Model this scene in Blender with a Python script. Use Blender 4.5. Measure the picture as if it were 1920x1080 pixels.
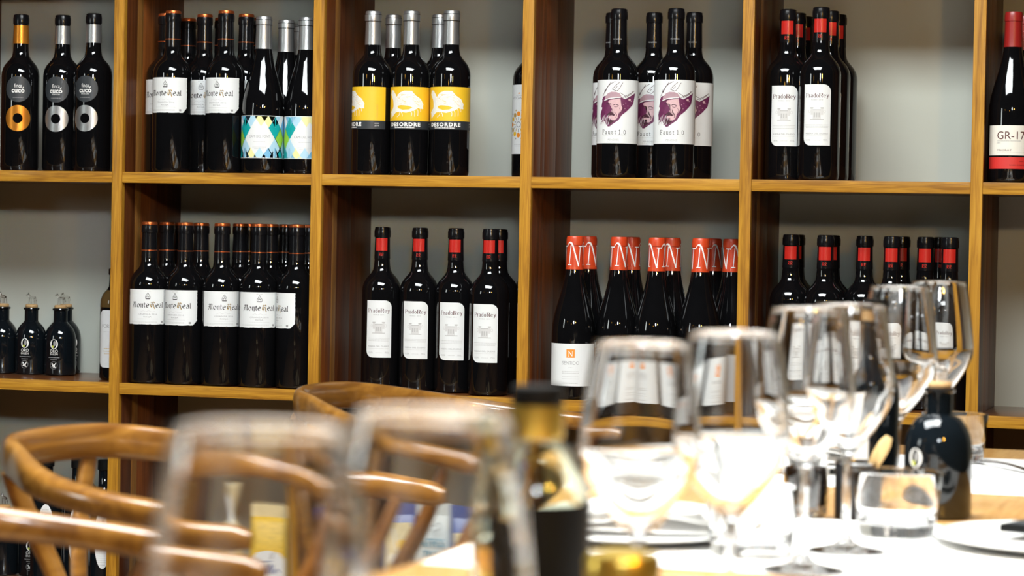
import bpy, bmesh, math, random
from mathutils import Vector, Matrix
random.seed(7)
for o in list(bpy.data.objects):
    bpy.data.objects.remove(o, do_unlink=True)
SC = bpy.context.scene
COL = SC.collection
PI = math.pi

# ------------------------------------------------------------------ camera
CAM_Z = 1.04
YAW, PITCH, ROLL = 0.28915, 0.02251, 0.01839
fw = Vector((-math.sin(YAW) * math.cos(PITCH), math.cos(YAW) * math.cos(PITCH), -math.sin(PITCH)))
rt = Vector((math.cos(YAW), math.sin(YAW), 0))
up = rt.cross(fw)
rt2 = math.cos(ROLL) * rt + math.sin(ROLL) * up
up2 = rt2.cross(fw)
cd = bpy.data.cameras.new('camera')
cd.sensor_width = 36
cd.lens = 4828.85 / 1920 * 36
cd.dof.use_dof = True
cd.dof.focus_distance = 4.66
cd.dof.aperture_fstop = 7.4
cd.clip_start = 0.05
cam = bpy.data.objects.new('camera', cd)
m = Matrix((rt2, up2, -fw)).transposed().to_4x4()
m.translation = Vector((0, 0, CAM_Z))
cam.matrix_world = m
COL.objects.link(cam)
SC.camera = cam

# ------------------------------------------------------------------ world, lights, exposure
w = bpy.data.worlds.new('world')
SC.world = w
w.use_nodes = True
w.node_tree.nodes['Background'].inputs[0].default_value = (0.9, 0.85, 0.75, 1)
w.node_tree.nodes['Background'].inputs[1].default_value = 0.005
vs = SC.view_settings
vs.view_transform = 'Standard'
vs.look = 'None'
vs.gamma = 1.0
vs.use_curve_mapping = False
vs.exposure = 0.12
SC.cycles.use_denoising = True
SC.cycles.max_bounces = 14
SC.cycles.transmission_bounces = 14
SC.cycles.glossy_bounces = 6
SC.cycles.diffuse_bounces = 4
SC.cycles.caustics_refractive = True
SC.cycles.caustics_reflective = False
SC.cycles.blur_glossy = 0.3
SC.cycles.sample_clamp_indirect = 6.0


def area(name, loc, target, sx, sy, watts, col):
    l = bpy.data.lights.new(name, 'AREA')
    l.shape = 'RECTANGLE'
    l.size, l.size_y = sx, sy
    l.energy = watts
    l.color = col
    o = bpy.data.objects.new(name, l)
    o.location = loc
    d = Vector(target) - Vector(loc)
    o.rotation_euler = d.to_track_quat('-Z', 'Y').to_euler()
    COL.objects.link(o)
    return o


def point_light(name, loc, watts, col, r=0.05):
    l = bpy.data.lights.new(name, 'POINT')
    l.energy = watts
    l.color = col
    l.shadow_soft_size = r
    o = bpy.data.objects.new(name, l)
    o.location = loc
    COL.objects.link(o)
    return o


key = area('pendant_lamp_light', (0.12, -0.25, 2.10), (-2.35, 4.4, 0.40), 0.40, 0.26, 5.0, (0.88, 0.95, 1.0))
key.data.spread = math.radians(50)
area('ceiling_panel_light', (-1.05, 2.35, 2.72), (-1.05, 2.40, 0.0), 1.8, 1.1, 150, (0.94, 0.99, 1.0))
dl = area('table_fill_light', (-0.45, 2.35, 2.55), (-0.45, 2.36, 0.0), 0.35, 0.35, 10, (1.0, 0.97, 0.90))  # unseen fill light added to brighten the table and glasses, narrow to spare the shelves
dl.data.spread = math.radians(85)
area('side_window_light', (-4.1, 0.9, 1.75), (-0.6, 1.9, 1.0), 0.5, 0.8, 14, (0.92, 1.0, 0.98))
for x, y, z, e in ((-2.6, 0.4, 1.95, 2.0), (-0.9, -0.6, 1.95, 5), (0.75, 0.6, 1.95, 75)):
    point_light('warm_wall_fill', (x, y, z), e, (1.0, 0.52, 0.07))  # unseen warm fill, added to tint the compartment walls like light bounced off wood

# ------------------------------------------------------------------ materials
MATS = {}


def new_mat(name):
    mt = bpy.data.materials.new(name)
    mt.use_nodes = True
    nt = mt.node_tree
    return mt, nt, nt.nodes['Principled BSDF']


def solid(name, col, rough=0.5, metal=0.0, spec=0.5, coat=0.0, noise=0.06, nscale=60.0):
    mt, nt, b = new_mat(name)
    b.inputs['Roughness'].default_value = rough
    b.inputs['Metallic'].default_value = metal
    b.inputs['Specular IOR Level'].default_value = spec
    b.inputs['Coat Weight'].default_value = coat
    b.inputs['Coat Roughness'].default_value = 0.06
    tc = nt.nodes.new('ShaderNodeTexCoord')
    n = nt.nodes.new('ShaderNodeTexNoise')
    n.inputs['Scale'].default_value = nscale
    n.inputs['Detail'].default_value = 3
    nt.links.new(tc.outputs['Object'], n.inputs['Vector'])
    mx = nt.nodes.new('ShaderNodeMix')
    mx.data_type = 'RGBA'
    mx.inputs[6].default_value = tuple(c * (1 - noise) for c in col) + (1,)
    mx.inputs[7].default_value = tuple(min(1, c * (1 + noise)) for c in col) + (1,)
    nt.links.new(n.outputs['Fac'], mx.inputs[0])
    nt.links.new(mx.outputs[2], b.inputs['Base Color'])
    MATS[name] = mt
    return mt


def wood(name, dark, mid, light, axis, rough=0.35, coat=0.3, scale=1.0, coat_rough=0.12, spec=0.5):
    """long-grained varnished wood, grain along the given axis (0 x, 1 y, 2 z)"""
    mt, nt, b = new_mat(name)
    N, L = nt.nodes, nt.links
    tc = N.new('ShaderNodeTexCoord')
    oi = N.new('ShaderNodeObjectInfo')
    mul = N.new('ShaderNodeVectorMath'); mul.operation = 'MULTIPLY'
    comb = N.new('ShaderNodeCombineXYZ')
    for k in range(3):
        L.new(oi.outputs['Random'], comb.inputs[k])
    sc_ = N.new('ShaderNodeVectorMath'); sc_.operation = 'SCALE'
    sc_.inputs['Scale'].default_value = 37.0
    L.new(comb.outputs[0], sc_.inputs[0])
    s = [190 * scale] * 3
    s[axis] = 9.0 * scale
    mul.inputs[1].default_value = s
    L.new(tc.outputs['Object'], mul.inputs[0])
    add = N.new('ShaderNodeVectorMath'); add.operation = 'ADD'
    L.new(mul.outputs[0], add.inputs[0]); L.new(sc_.outputs[0], add.inputs[1])
    n1 = N.new('ShaderNodeTexNoise')
    n1.inputs['Scale'].default_value = 1.0; n1.inputs['Detail'].default_value = 5
    n1.inputs['Distortion'].default_value = 1.2
    L.new(add.outputs[0], n1.inputs['Vector'])
    n2 = N.new('ShaderNodeTexNoise')
    n2.inputs['Scale'].default_value = 0.13; n2.inputs['Detail'].default_value = 2
    L.new(add.outputs[0], n2.inputs['Vector'])
    av = N.new('ShaderNodeMath'); av.operation = 'MULTIPLY_ADD'
    av.inputs[1].default_value = 0.6
    L.new(n1.outputs['Fac'], av.inputs[0])
    m2 = N.new('ShaderNodeMath'); m2.operation = 'MULTIPLY'; m2.inputs[1].default_value = 0.4
    L.new(n2.outputs['Fac'], m2.inputs[0]); L.new(m2.outputs[0], av.inputs[2])
    cr = N.new('ShaderNodeValToRGB')
    e = cr.color_ramp.elements
    e[0].position = 0.36; e[0].color = dark + (1,)
    e[1].position = 0.64; e[1].color = light + (1,)
    k = e.new(0.5); k.color = mid + (1,)
    L.new(av.outputs[0], cr.inputs['Fac'])
    L.new(cr.outputs['Color'], b.inputs['Base Color'])
    bp = N.new('ShaderNodeBump'); bp.inputs['Strength'].default_value = 0.05; bp.inputs['Distance'].default_value = 0.002
    L.new(n1.outputs['Fac'], bp.inputs['Height']); L.new(bp.outputs[0], b.inputs['Normal'])
    b.inputs['Roughness'].default_value = rough
    b.inputs['Coat Weight'].default_value = coat
    b.inputs['Coat Roughness'].default_value = coat_rough
    b.inputs['Specular IOR Level'].default_value = spec
    MATS[name] = mt
    return mt


def glass(name, col=(1, 1, 1), rough=0.0, ior=1.5):
    mt, nt, b = new_mat(name)
    b.inputs['Base Color'].default_value = col + (1,)
    b.inputs['Roughness'].default_value = rough
    b.inputs['IOR'].default_value = ior
    b.inputs['Transmission Weight'].default_value = 1.0
    MATS[name] = mt
    return mt


GOLD_D, GOLD_M, GOLD_L = (0.25, 0.105, 0.009), (0.42, 0.198, 0.017), (0.55, 0.288, 0.033)
wood('edge_wood_vertical', GOLD_D, GOLD_M, GOLD_L, 2, 0.42, 0.06, spec=0.3)
wood('edge_wood_horizontal', GOLD_D, GOLD_M, GOLD_L, 0, 0.42, 0.06, spec=0.3)
wood('panel_wood', (0.050, 0.012, 0.004), (0.085, 0.024, 0.007), (0.13, 0.042, 0.011), 2, 0.4, 0.10, 0.6, 0.12, 0.12)
wood('panel_wood_red', (0.10, 0.024, 0.005), (0.17, 0.048, 0.010), (0.24, 0.075, 0.016), 2, 0.4, 0.10, 0.6, 0.12, 0.12)
wood('panel_wood_light', (0.16, 0.065, 0.014), (0.24, 0.105, 0.024), (0.32, 0.15, 0.036), 2, 0.4, 0.10, 0.6, 0.12, 0.12)
wood('shelf_wood', (0.08, 0.022, 0.006), (0.15, 0.045, 0.011), (0.22, 0.08, 0.02), 0, 0.3, 0.5, 0.8, 0.1)
wood('chair_wood', (0.13, 0.050, 0.008), (0.215, 0.092, 0.014), (0.29, 0.135, 0.025), 1, 0.28, 0.6, 0.22)
wood('chair_leg_wood', (0.10, 0.032, 0.006), (0.16, 0.058, 0.011), (0.22, 0.09, 0.02), 2, 0.3, 0.5, 0.3)
wood('table_wood', (0.40, 0.19, 0.045), (0.52, 0.27, 0.075), (0.62, 0.36, 0.12), 1, 0.35, 0.3, 0.7)
wood('floor_wood', (0.10, 0.05, 0.02), (0.16, 0.08, 0.035), (0.22, 0.12, 0.05), 0, 0.5, 0.1, 0.4)
wood('spoon_wood', (0.55, 0.36, 0.14), (0.68, 0.48, 0.22), (0.75, 0.56, 0.28), 2, 0.6, 0.0)
solid('wall_paint', (0.48, 0.505, 0.445), 0.7, noise=0.05, nscale=6)
solid('bottle_glass', (0.0035, 0.0035, 0.004), 0.035, spec=0.5, noise=0.3)
solid('oil_bottle_glass', (0.004, 0.006, 0.008), 0.05, spec=0.5, noise=0.3)
solid('foil_black', (0.005, 0.005, 0.006), 0.2, spec=0.35)
solid('foil_copper', (0.55, 0.13, 0.035), 0.3, metal=0.8)
solid('foil_silver', (0.46, 0.47, 0.47), 0.36, metal=0.85)
solid('foil_gold', (0.72, 0.27, 0.03), 0.33, metal=0.75)
solid('foil_red', (0.46, 0.018, 0.012), 0.3)
solid('foil_orange_red', (0.56, 0.052, 0.012), 0.35)
solid('foil_deep_red', (0.28, 0.013, 0.011), 0.35)
solid('paper_white', (0.75, 0.77, 0.765), 0.55, noise=0.02)
solid('paper_cream', (0.80, 0.78, 0.70), 0.55, noise=0.02)
solid('ink_black', (0.015, 0.013, 0.012), 0.5)
solid('ink_grey', (0.30, 0.30, 0.30), 0.5)
solid('ink_mid', (0.46, 0.46, 0.45), 0.5)
solid('ink_faint', (0.62, 0.62, 0.61), 0.5)
solid('ink_pale', (0.52, 0.52, 0.51), 0.5)
solid('ink_white', (0.85, 0.85, 0.83), 0.5)
solid('ink_gold', (0.60, 0.40, 0.12), 0.35, metal=0.3)
solid('ink_dark_red', (0.075, 0.008, 0.008), 0.5)
solid('ink_red', (0.60, 0.03, 0.025), 0.5)
solid('label_slate', (0.028, 0.033, 0.038), 0.45)
solid('label_yellow', (0.82, 0.50, 0.02), 0.5, noise=0.03)
solid('label_orange', (0.85, 0.27, 0.02), 0.5)
solid('label_teal', (0.0, 0.36, 0.36), 0.5)
solid('label_blue', (0.17, 0.45, 0.68), 0.5)
solid('label_pale_blue', (0.42, 0.66, 0.80), 0.5)
solid('label_green', (0.30, 0.58, 0.06), 0.5)
solid('label_pale_yellow', (0.82, 0.78, 0.36), 0.5)
solid('ink_purple', (0.13, 0.018, 0.075), 0.5, noise=0.35, nscale=160)
solid('ink_dark_purple', (0.05, 0.008, 0.02), 0.5)
solid('ink_pink', (0.62, 0.40, 0.42), 0.5, noise=0.1, nscale=200)
solid('ink_mauve', (0.42, 0.27, 0.31), 0.5, noise=0.15, nscale=200)
solid('ink_olive', (0.55, 0.62, 0.08), 0.5)
solid('cork', (0.42, 0.27, 0.12), 0.8, noise=0.3, nscale=300)
solid('china_white', (0.82, 0.82, 0.80), 0.2, noise=0.01)
solid('linen_white', (0.84, 0.83, 0.81), 0.8, noise=0.02, nscale=400)
solid('steel', (0.55, 0.55, 0.56), 0.22, metal=1.0)
solid('black_plastic', (0.004, 0.004, 0.004), 0.45, spec=0.15)
solid('dark_metal', (0.012, 0.012, 0.014), 0.5, spec=0.25)
solid('gold_lid', (0.75, 0.52, 0.10), 0.28, metal=0.85)
solid('dark_sauce', (0.012, 0.006, 0.003), 0.2)
solid('pasta_yellow', (0.72, 0.44, 0.04), 0.5, noise=0.45, nscale=130)
solid('pasta_pale', (0.72, 0.60, 0.34), 0.5, noise=0.3, nscale=60)
solid('pack_blue', (0.03, 0.07, 0.26), 0.35)
solid('pack_teal', (0.05, 0.25, 0.36), 0.35)
solid('pack_grey', (0.56, 0.60, 0.58), 0.5)
solid('paper_cord', (0.62, 0.48, 0.28), 0.8, noise=0.2, nscale=200)
solid('honey_glaze', (0.10, 0.06, 0.02), 0.1)
glass('clear_glass')
glass('tumbler_glass', (0.99, 0.995, 1.0))
glass('oil_cruet_glass', (0.93, 0.96, 0.86))
glass('amber_oil', (0.95, 0.62, 0.08), ior=1.4)

# ------------------------------------------------------------------ helpers


def tag(o, label=None, cat=None, group=None, kind=None):
    if label: o['label'] = label
    if cat: o['category'] = cat
    if group: o['group'] = group
    if kind: o['kind'] = kind
    return o


def empty(name, loc=(0, 0, 0), rz=0.0):
    o = bpy.data.objects.new(name, None)
    o.location = loc
    o.rotation_euler = (0, 0, rz)
    o.empty_display_size = 0.02
    COL.objects.link(o)
    return o


def link(name, me, parent=None, loc=(0, 0, 0), rot=(0, 0, 0)):
    o = bpy.data.objects.new(name, me)
    o.location = loc
    o.rotation_euler = rot
    if parent: o.parent = parent
    COL.objects.link(o)
    return o


def fin(bm, name, mats, smooth=True, angle=35):
    me = bpy.data.meshes.new(name)
    bm.normal_update()
    bm.to_mesh(me)
    bm.free()
    for k in (mats if isinstance(mats, (list, tuple)) else [mats]):
        me.materials.append(MATS[k])
    if smooth:
        me.polygons.foreach_set('use_smooth', [True] * len(me.polygons))
        me.set_sharp_from_angle(angle=math.radians(angle))
    return me


def box_bm(bm, x0, x1, y0, y1, z0, z1, bevel=0.0):
    vs_ = [bm.verts.new((x, y, z)) for x in (x0, x1) for y in (y0, y1) for z in (z0, z1)]
    F = [(0, 1, 3, 2), (4, 6, 7, 5), (0, 4, 5, 1), (2, 3, 7, 6), (0, 2, 6, 4), (1, 5, 7, 3)]
    fs = [bm.faces.new([vs_[i] for i in f]) for f in F]
    if bevel:
        es = list({e for f in fs for e in f.edges})
        bmesh.ops.bevel(bm, geom=es, offset=bevel, segments=2, affect='EDGES', profile=0.6)
    return bm


def box(name, x0, x1, y0, y1, z0, z1, mat, bevel=0.0):
    bm = bmesh.new()
    box_bm(bm, x0, x1, y0, y1, z0, z1, bevel)
    bmesh.ops.recalc_face_normals(bm, faces=bm.faces)
    return fin(bm, name, mat, smooth=bevel > 0, angle=50)


def lathe_bm(bm, prof, seg=40, matidx=0, closed=False):
    rings = []
    for r, z in prof:
        if r < 1e-6:
            rings.append([bm.verts.new((0, 0, z))])
        else:
            rings.append([bm.verts.new((r * math.cos(2 * PI * k / seg), r * math.sin(2 * PI * k / seg), z)) for k in range(seg)])
    pairs = list(zip(rings, rings[1:]))
    if closed: pairs.append((rings[-1], rings[0]))
    for a, b in pairs:
        for k in range(seg):
            k2 = (k + 1) % seg
            if len(a) == 1 and len(b) == 1: continue
            if len(a) == 1: f = bm.faces.new((a[0], b[k2], b[k]))
            elif len(b) == 1: f = bm.faces.new((a[k], a[k2], b[0]))
            else: f = bm.faces.new((a[k], a[k2], b[k2], b[k]))
            f.material_index = matidx
    return bm


def lathe(name, prof, mat, seg=40, angle=35, closed=False):
    bm = bmesh.new()
    lathe_bm(bm, prof, seg, closed=closed)
    bmesh.ops.recalc_face_normals(bm, faces=bm.faces)
    return fin(bm, name, mat, True, angle)


def spline(pts, n=8, closed=False):
    """Catmull-Rom through points (any dimension), n steps per span"""
    P = [tuple(p) for p in pts]
    out = []
    m_ = len(P)
    for i in range(m_ if closed else m_ - 1):
        if closed:
            p0, p1, p2, p3 = P[i - 1], P[i], P[(i + 1) % m_], P[(i + 2) % m_]
        else:
            p0, p1, p2, p3 = P[max(0, i - 1)], P[i], P[i + 1], P[min(m_ - 1, i + 2)]
        for k in range(n):
            t = k / n
            out.append(tuple(0.5 * (2 * b + (c - a) * t + (2 * a - 5 * b + 4 * c - d) * t * t + (3 * b - a - 3 * c + d) * t ** 3)
                             for a, b, c, d in zip(p0, p1, p2, p3)))
    if not closed: out.append(P[-1])
    return out


def sweep_bm(bm, path, sec, n=14, power=2.0, upv=Vector((0, 0, 1)), matidx=0):
    """sweep a superellipse of (width, height) = sec[i] along path, closed ends"""
    rings = []
    path = [Vector(p) for p in path]
    for i, p in enumerate(path):
        t = (path[min(i + 1, len(path) - 1)] - path[max(i - 1, 0)]).normalized()
        side = t.cross(upv)
        side = side.normalized() if side.length > 1e-5 else Vector((1, 0, 0))
        u_ = side.cross(t).normalized()
        wd, ht = sec[i]
        ring = []
        for k in range(n):
            a = 2 * PI * k / n
            c, s = math.cos(a), math.sin(a)
            e = 2.0 / power
            ring.append(bm.verts.new(p + side * (wd * 0.5 * math.copysign(abs(c) ** e, c)) + u_ * (ht * 0.5 * math.copysign(abs(s) ** e, s))))
        rings.append(ring)
    for a, b in zip(rings, rings[1:]):
        for k in range(n):
            f = bm.faces.new((a[k], a[(k + 1) % n], b[(k + 1) % n], b[k]))
            f.material_index = matidx
    for r in (rings[0], rings[-1]):
        f = bm.faces.new(r)
        f.material_index = matidx
    return bm


def sweep(name, path, sec, mat, n=14, power=2.0, upv=Vector((0, 0, 1))):
    bm = bmesh.new()
    sweep_bm(bm, path, sec, n, power, upv)
    bmesh.ops.recalc_face_normals(bm, faces=bm.faces)
    return fin(bm, name, mat, True, 50)


TEXT_CACHE = {}


def text_tris(s, bold, space=1.0):
    key = (s, bold, space)
    if key not in TEXT_CACHE:
        cu = bpy.data.curves.new('print', 'FONT')
        cu.body = s
        cu.size = 1.0
        cu.resolution_u = 3
        cu.offset = bold
        cu.space_character = space
        cu.fill_mode = 'FRONT'
        ob = bpy.data.objects.new('print', cu)
        COL.objects.link(ob)
        dg = bpy.context.evaluated_depsgraph_get()
        dg.update()
        me = ob.evaluated_get(dg).to_mesh()
        tris = []
        me.calc_loop_triangles()
        for t in me.loop_triangles:
            tris.append([(me.vertices[i].co.x, me.vertices[i].co.y) for i in t.vertices])
        ob.evaluated_get(dg).to_mesh_clear()
        bpy.data.objects.remove(ob, do_unlink=True)
        bpy.data.curves.remove(cu)
        xs = [p[0] for t in tris for p in t] or [0, 1]
        TEXT_CACHE[key] = (tris, min(xs), max(xs))
    return TEXT_CACHE[key]


class Flat:
    """flat print in millimetres (u to the right, v up), later wrapped round a bottle"""

    def __init__(self):
        self.p = []

    def poly(self, pts, m, z=0):
        a = sum(x1 * y2 - x2 * y1 for (x1, y1), (x2, y2) in zip(pts, pts[1:] + pts[:1]))
        self.p.append((pts if a > 0 else pts[::-1], m, z))

    def rect(self, x0, x1, y0, y1, m, z=0):
        self.poly([(x0, y0), (x1, y0), (x1, y1), (x0, y1)], m, z)

    def stroke(self, pts, wd, m, z=0, nib=None):
        """nib = (thin, angle): a broad pen whose stroke is thin along its own angle"""
        for (x0, y0), (x1, y1) in zip(pts, pts[1:]):
            dx, dy = x1 - x0, y1 - y0
            l = math.hypot(dx, dy)
            if l < 1e-6: continue
            dx, dy = dx / l, dy / l
            h = wd / 2
            if nib:
                a = math.atan2(dy, dx) - nib[1]
                h = max(nib[0], wd * abs(math.sin(a))) / 2
            e = min(h, l) * 0.35
            ax, ay, bx, by = x0 - dx * e, y0 - dy * e, x1 + dx * e, y1 + dy * e
            self.poly([(ax + dy * h, ay - dx * h), (bx + dy * h, by - dx * h), (bx - dy * h, by + dx * h), (ax - dy * h, ay + dx * h)], m, z)

    def ell(self, cx, cy, rx, ry, m, z=0, n=28):
        self.poly([(cx + rx * math.cos(2 * PI * k / n), cy + ry * math.sin(2 * PI * k / n)) for k in range(n)], m, z)

    def ring(self, cx, cy, rx, ry, ix, iy, m, z=0, n=36):
        for k in range(n):
            a, b = 2 * PI * k / n, 2 * PI * (k + 1) / n
            self.poly([(cx + rx * math.cos(a), cy + ry * math.sin(a)), (cx + rx * math.cos(b), cy + ry * math.sin(b)),
                       (cx + ix * math.cos(b), cy + iy * math.sin(b)), (cx + ix * math.cos(a), cy + iy * math.sin(a))], m, z)

    def text(self, s, width, x, y, m, z=0, bold=0.0, height=None, align='c', rot=False, space=1.0):
        """cap letters fitted to a width (mm) and, if given, a cap height"""
        tris, a, b = text_tris(s, bold, space)
        sx = width / (b - a)
        sy = (height / 0.70) if height else sx
        off = {'c': -(a + b) / 2, 'l': -a, 'r': -b}[align]
        for t in tris:
            q = [((px + off) * sx, py * sy) for px, py in t]
            if rot: q = [(-py, px) for px, py in q]
            self.poly([(x + px, y + py) for px, py in q], m, z)

    def glyphs(self, s, width, height, x, y, m, z=0, wd=1.2, nib=None, gap=0.28):
        """own skeleton letters drawn with a pen; height = cap height"""
        pen, strokes = 0.0, []
        for ch in s:
            if ch == ' ':
                pen += 0.55
                continue
            g, adv = GLYPH[ch]
            for st in g:
                strokes.append([(px + pen, py) for px, py in (spline(st, 4) if len(st) > 2 else st)])
            pen += adv + gap
        pen -= gap
        sx, sy = width / pen, height / 1.5
        for st in strokes:
            self.stroke([(x - width / 2 + px * sx, y + py * sy) for px, py in st], wd, m, z, nib)

    def mesh(self, name, R, base=0.00015, step=3.0):
        mats, bm = [], bmesh.new()
        for pts, mt, z in self.p:
            if mt not in mats: mats.append(mt)
            try:
                f = bm.faces.new([bm.verts.new((px, z * 0.1, py)) for px, py in pts])
            except ValueError:
                continue
            f.material_index = mats.index(mt)
        big = [f for f in bm.faces if len(f.verts) > 4]
        if big: bmesh.ops.triangulate(bm, faces=big)
        if R:
            xs = [v.co.x for v in bm.verts]
            k = math.floor(min(xs) / step) + 1
            while k * step < max(xs):
                bmesh.ops.bisect_plane(bm, geom=bm.verts[:] + bm.edges[:] + bm.faces[:], plane_co=(k * step, 0, 0), plane_no=(1, 0, 0), dist=1e-5)
                k += 1
            for v in bm.verts:
                a = v.co.x / (R * 1000)
                r = R + base + v.co.y * 0.0012
                v.co = Vector((r * math.sin(a), -r * math.cos(a), v.co.z / 1000))
        else:
            for v in bm.verts:
                v.co = Vector((v.co.x / 1000, -base - v.co.y * 0.0012, v.co.z / 1000))
        return fin(bm, name, mats, smooth=bool(R), angle=60)


GLYPH = {
    'P': ([[(0.12, 0), (0.12, 1.5)], [(-0.1, 0), (0.35, 0)], [(-0.1, 1.5), (0.5, 1.5), (0.85, 1.36), (0.9, 1.12), (0.8, 0.85), (0.5, 0.74), (0.12, 0.74)]], 0.9),
    'R': ([[(0.12, 0), (0.12, 1.5)], [(-0.1, 0), (0.35, 0)], [(-0.1, 1.5), (0.5, 1.5), (0.85, 1.36), (0.9, 1.12), (0.8, 0.88), (0.5, 0.78), (0.12, 0.78)], [(0.5, 0.78), (0.72, 0.6), (0.85, 0.1), (1.05, 0)]], 1.0),
    'r': ([[(0.12, 0), (0.12, 1)], [(-0.05, 0), (0.3, 0)], [(-0.05, 0.95), (0.12, 0.95)], [(0.12, 0.7), (0.3, 0.95), (0.5, 0.95)]], 0.5),
    'a': ([[(0.08, 0.82), (0.25, 1), (0.48, 0.95), (0.56, 0.7)], [(0.56, 0.75), (0.56, 0.1), (0.7, 0)], [(0.56, 0.6), (0.25, 0.52), (0.05, 0.28), (0.15, 0.04), (0.35, 0.02), (0.56, 0.2)]], 0.66),
    'd': ([[(0.62, 1.55), (0.62, 0)], [(0.45, 1.55), (0.62, 1.55)], [(0.62, 0), (0.75, 0)], [(0.62, 0.85), (0.38, 1), (0.12, 0.8), (0.06, 0.5), (0.12, 0.2), (0.38, 0), (0.62, 0.15)]], 0.74),
    'o': ([[(0.36, 1), (0.12, 0.82), (0.05, 0.5), (0.12, 0.18), (0.36, 0), (0.6, 0.18), (0.67, 0.5), (0.6, 0.82), (0.36, 1)]], 0.72),
    'e': ([[(0.08, 0.55), (0.62, 0.57), (0.58, 0.85), (0.36, 1), (0.12, 0.82), (0.06, 0.45), (0.16, 0.12), (0.38, 0), (0.62, 0.16)]], 0.66),
    'y': ([[(-0.05, 1), (0.22, 1)], [(0.08, 1), (0.36, 0.1)], [(0.45, 1), (0.75, 1)], [(0.62, 1), (0.3, -0.2), (0.12, -0.45), (0, -0.38)]], 0.7),
    'M': ([[(0.0, 1.2), (0.2, 1.5), (0.32, 1.3), (0.22, 0.6), (0.1, 0.1), (-0.05, 0.0), (0.02, -0.15)], [(0.3, 1.35), (0.55, 1.5), (0.62, 1.2), (0.55, 0.15), (0.68, 0)], [(0.6, 1.35), (0.85, 1.5), (0.98, 1.3), (0.9, 0.3), (1.0, 0.05), (1.15, 0.1)], [(-0.05, 0.75), (0.25, 0.8)]], 1.15),
    'n': ([[(0.0, 0.9), (0.1, 1), (0.15, 0.85), (0.15, 0.1), (0.25, 0)], [(0.15, 0.75), (0.42, 1), (0.55, 0.85), (0.55, -0.1), (0.45, -0.3)]], 0.62),
    't': ([[(0.22, 1.35), (0.2, 0.2), (0.32, 0.02), (0.48, 0.12)], [(0.02, 0.98), (0.45, 0.98)]], 0.45),
    'l': ([[(0.08, 1.5), (0.12, 1.35), (0.12, 0.12), (0.25, 0)]], 0.28),
    'K': ([[(0.0, 1.25), (0.15, 1.5), (0.28, 1.35), (0.22, 0.2), (0.1, 0)], [(0.28, 1.3), (0.6, 1.55), (0.78, 1.3), (0.6, 1.0), (0.3, 0.85)], [(0.42, 0.9), (0.62, 0.7), (0.7, 0.1), (0.82, -0.25), (0.95, -0.15)], [(0.02, 1.0), (-0.02, 0.4), (0.15, 0.15)]], 0.92),
    'F': ([[(0.15, 0), (0.15, 1.5)], [(0, 1.5), (0.75, 1.5), (0.75, 1.2)], [(0.15, 0.8), (0.5, 0.8)], [(0, 0), (0.4, 0)], [(0.5, 0.95), (0.5, 0.62)]], 0.8),
    'u': ([[(0, 0.98), (0.12, 0.98), (0.12, 0.2), (0.25, 0.02), (0.45, 0.08), (0.6, 0.25)], [(0.5, 0.98), (0.6, 0.98), (0.6, 0), (0.75, 0)]], 0.75),
    's': ([[(0.55, 0.72), (0.5, 0.95), (0.25, 1), (0.08, 0.8), (0.2, 0.58), (0.48, 0.45), (0.58, 0.22), (0.4, 0), (0.15, 0.05), (0.06, 0.3)]], 0.64),
    '1': ([[(0.1, 1.25), (0.32, 1.45), (0.32, 0)], [(0.08, 0), (0.56, 0)]], 0.6),
    '.': ([[(0.1, 0.0), (0.1, 0.14)]], 0.25),
    '0': ([[(0.36, 1.45), (0.1, 1.2), (0.04, 0.72), (0.1, 0.25), (0.36, 0), (0.62, 0.25), (0.68, 0.72), (0.62, 1.2), (0.36, 1.45)]], 0.72),
}


def place(kind, name, loc, rz, label, cat, group=None):
    """a thing made of the shared meshes of its kind: Empty > parts > sub-parts"""
    root = empty(name, loc, rz)
    made = []
    for pn, me, par in kind:
        made.append(link(pn, me, root if par < 0 else made[par]))
    tag(root, label, cat, group)
    return root

# ------------------------------------------------------------------ the setting
D = 4.4292                       # front plane of the shelving
DEP = 0.274                      # depth of the compartments
S1, S2, S3 = 1.1360, 0.7385, 0.3410   # tops of the boards in view
PX0, PITCHX, TH = -2.1067, 0.40, 0.0209

fl = link('floor', box('floor', -4.2, 2.6, -5.0, D + DEP + 0.1, -0.05, 0.0, 'floor_wood'))
tag(fl, 'dark wooden floor under chairs and table', 'floor', kind='structure')
wb = link('wall_back', box('wall_back', -4.2, 2.6, D + DEP, D + DEP + 0.1, 0.0, 2.9, 'wall_paint'))
tag(wb, 'pale grey painted wall behind the wooden shelving', 'wall', kind='structure')

shelving = empty('wall_shelving', (PX0, D, 0))
tag(shelving, 'tall golden wooden shelving with square compartments full of bottles', 'shelving')
TOPZ = 1.952
strip_v = box('edge_strip', 0, TH, 0, 0.014, 0, TOPZ, 'edge_wood_vertical', 0.0012)
rp = random.Random(11)
planks = {}
for dp in (0.046, 0.026, 0.075, 0.1124):
    for mt in ('panel_wood', 'panel_wood_red', 'panel_wood_light'):
        planks[dp, mt] = box('upright_panel', 0.0004, TH - 0.0004, 0.0001, dp - 0.0001, 0, TOPZ, mt, 0.0004)
for i in range(-2, 7):
    x = i * PITCHX
    link('edge_strip', strip_v, shelving, (x, 0, 0))
    yy = 0.0143
    for dp, ms in ((0.046, ('panel_wood_red', 'panel_wood_red', 'panel_wood')), (0.026, ('panel_wood_light', 'panel_wood_light', 'panel_wood_red')), (0.075, ('panel_wood', 'panel_wood', 'panel_wood_red')), (0.1124, ('panel_wood',))):
        link('upright_panel', planks[dp, rp.choice(ms)], shelving, (x, yy, 0))
        yy += dp
BT = 0.0205
strip_h = box('edge_strip', 0, PITCHX - TH, 0, 0.014, -BT, 0, 'edge_wood_horizontal', 0.0012)
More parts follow.
